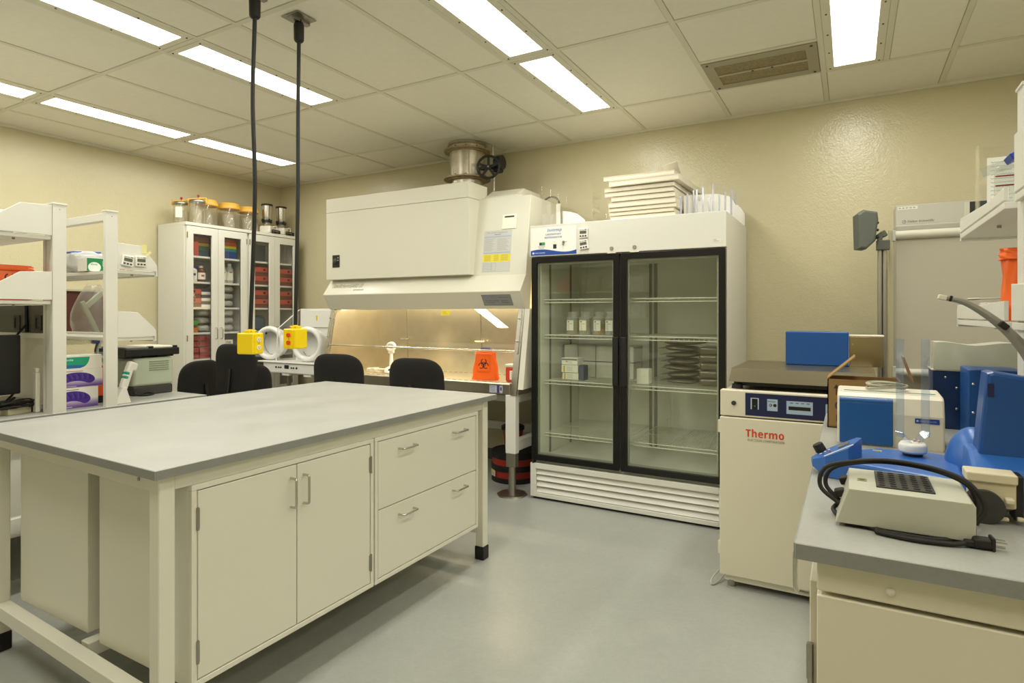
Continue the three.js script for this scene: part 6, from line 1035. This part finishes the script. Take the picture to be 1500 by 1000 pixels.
// ---------------------------------------------------------------- glove box isolator in the corner
{
  const g = thing('isolator', 'white glove isolator with two round ports on a pedestal in the corner', 'isolator', [1.08, 0, 0.55]);
  const w = S(0xecebe4, 0.32);
  const con = ext(rrect(0.86, 0.44, 0.08), 0.105, 0.012); con.rotateX(Math.PI / 2); wpart(g, 'console', at(con, 1.07, 0.82, 0.55), w); wpart(g, 'deck', at(rb(0.9, 0.016, 0.47, 0.007), 1.07, 0.874, 0.55), w);
  wpart(g, 'back_panel', extZ([[0.84, 0.88], [1.57, 0.88], [1.575, 1.4], [0.84, 1.4]], 0.4, 0.44, 0.006), w); wpart(g, 'raised_lid', extZ([[0.95, 1.21], [1.36, 1.21], [1.55, 1.36], [1.55, 1.385], [0.95, 1.385]], 0.44, 0.452, 0.004), w);
  wpart(g, 'side_window', extX([[0.44, 0.88], [0.74, 0.88], [0.72, 1.2], [0.5, 1.39], [0.44, 1.39]], 0.84, 0.844), MT.acryl); wpart(g, 'window_edge', [rod([0.842, 1.39, 0.45], [0.842, 1.2, 0.72], 0.005), rod([0.842, 1.2, 0.72], [0.842, 0.88, 0.74], 0.005)], w);
  for (const [x, s] of [[0.7, 0], [1.24, 1]]) {
    const r = wpart(g, 'port_ring', [at(new THREE.TorusGeometry(0.145, 0.026, 14, 44), 0, 0, 0).scale(1, 1, 1.2), at(cyl(0.145, 0.15, 0.11, 40, true), 0, 0, -0.05, Math.PI / 2)], S(0xf2f1ec, 0.3, 0, { side: THREE.DoubleSide }), 'round white port ring'); r.position.set(x - 1.08, 1.055, 0.7 - 0.55); r.rotation.y = 0.25; r.geometry.translate(1.08, 0, 0.55);
    part(r, 'clip', [at(rb(0.014, 0.03, 0.014, 0.004), -0.06, 0.1, -0.02), at(rb(0.03, 0.014, 0.014, 0.004), 0.02, -0.12, -0.01), at(rb(0.014, 0.03, 0.014, 0.004), 0.11, 0.02, -0.04)], MT.darkgrey);
    part(r, 'port_door', at(cyl(0.14, 0.14, 0.01, 36), 0, 0, -0.11, Math.PI / 2), w);
  }
  for (const [x, y] of [[0.98, 1.14], [0.98, 0.96], [1.07, 0.955]]) wpart(g, 'knob', at(cyl(0.02, 0.018, 0.02, 18), x, y, 0.6, Math.PI / 2), S(0x222a44, 0.4)); wpart(g, 'knob_bracket', [bb(0.95, 1.1, 0.88, 1.2, 0.57, 0.59, 0.004)], w);
  wpart(g, 'latch', [at(rb(0.05, 0.05, 0.03, 0.006), 1.415, 1.14, 0.56), at(rb(0.05, 0.05, 0.03, 0.006), 1.415, 0.96, 0.56)], MT.black); wpart(g, 'latch_rod', rod([1.415, 0.95, 0.575], [1.415, 1.15, 0.575], 0.005), MT.satin); wpart(g, 'side_wing', bb(1.4, 1.58, 0.885, 1.2, 0.44, 0.55, 0.006), w);
  wpart(g, 'display', bb(1.0, 1.06, 0.815, 0.85, 0.768, 0.774, 0.002), MT.black); for (const x of [0.88, 0.92, 0.95, 1.1, 1.13, 1.17]) wpart(g, 'button', at(cyl(x === 0.88 || x === 1.17 ? 0.012 : 0.007, 0.008, 0.01, 14), x, 0.825, 0.772, Math.PI / 2), MT.black);
  wpart(g, 'yellow_tag', bb(1.085, 1.105, 1.28, 1.33, 0.452, 0.4535), MT.yellow); wpart(g, 'name_tag', bb(1.46, 1.53, 1.36, 1.375, 0.4525, 0.454), S(0x6d6a3c, 0.5));
  for (const x of [0.95, 1.25]) wpart(g, 'bracket', bb(x, x + 0.1, 0.745, 0.77, 0.5, 0.76, 0.004), w);
  for (const x of [0.8, 1.36]) { wpart(g, 'column', [at(cyl(0.028, 0.028, 0.4, 18), x, 0.26, 0.55), at(cyl(0.02, 0.02, 0.34, 18), x, 0.6, 0.55)], MT.satin); wpart(g, 'foot', bb(x - 0.04, x + 0.04, 0, 0.06, 0.3, 0.8, 0.01), w); } wpart(g, 'lower_box', bb(0.95, 1.3, 0.03, 0.5, 0.35, 0.7, 0.006), MT.offwhite); wpart(g, 'stretcher', bb(0.8, 1.36, 0.05, 0.09, 0.53, 0.57, 0.003), MT.satin);
}
// ---------------------------------------------------------------- wall shelves with boxes behind the camera (mirrored in the refrigerator doors)
{
  const g = thing('wall_shelf', 'white wall shelf unit loaded with cartons on the wall opposite the refrigerator', 'shelf', [1.7, 0, 6.38]);
  for (const y of [0.9, 1.3, 1.72, 2.15]) wpart(g, 'shelf', bb(0.4, 3.0, y - 0.025, y, 6.17, 6.58, 0.003), MT.white);
  for (const x of [0.4, 1.7, 2.97]) wpart(g, 'upright', bb(x, x + 0.03, 0, 2.4, 6.55, 6.58, 0.002), MT.white);
  wpart(g, 'base_unit', bb(0.4, 3.0, 0, 0.8, 6.1, 6.54, 0.004), MT.white);
  const L = (x) => { x.fillStyle = '#e6e8e6'; x.fillRect(0, 0, 64, 32); x.fillStyle = '#8a97a0'; for (let k = 0; k < 3; k++) x.fillRect(6, 6 + k * 8, 46, 3); };
  const spec = [[0.5, 0.95, 1.721, 0.26, 0], [1.0, 1.42, 1.721, 0.24, 0], [1.47, 1.68, 1.721, 0.2, 2], [1.74, 2.2, 1.721, 0.26, 0], [2.26, 2.62, 1.721, 0.2, 0], [2.66, 2.95, 1.721, 0.22, 1], [0.5, 0.9, 1.301, 0.16, 1], [0.95, 1.4, 1.301, 0.2, 1], [1.74, 2.1, 1.301, 0.14, 1], [2.15, 2.6, 1.301, 0.18, 3], [2.65, 2.9, 1.301, 0.2, 1], [0.6, 1.3, 0.901, 0.22, 3], [1.8, 2.4, 0.901, 0.2, 1]];
  spec.forEach(([a, b, y, h, m], k) => {
    const c = thing('storage_carton', `${['brown', 'white', 'orange', 'grey'][m]} carton on the wall shelf opposite the refrigerator`, 'box', [(a + b) / 2, y, 6.36], 0, ['brown cartons on the far wall shelf', 'white cartons on the far wall shelf', 'orange carton on the far wall shelf', 'grey cartons on the far wall shelf'][m]);
    part(c, 'carton', at(rb(b - a, h, 0.3, 0.004, 1), 0, h / 2, 0), [MT.card, MT.paper, MT.orange, MT.grey][m]); if (m !== 2) sheet(c, 'label', 0.16, 0.08, 64, 32, L, [0.02, h * 0.55, -0.1505], [0, Math.PI, 0]);
  });
}
renderer.render(scene, camera);
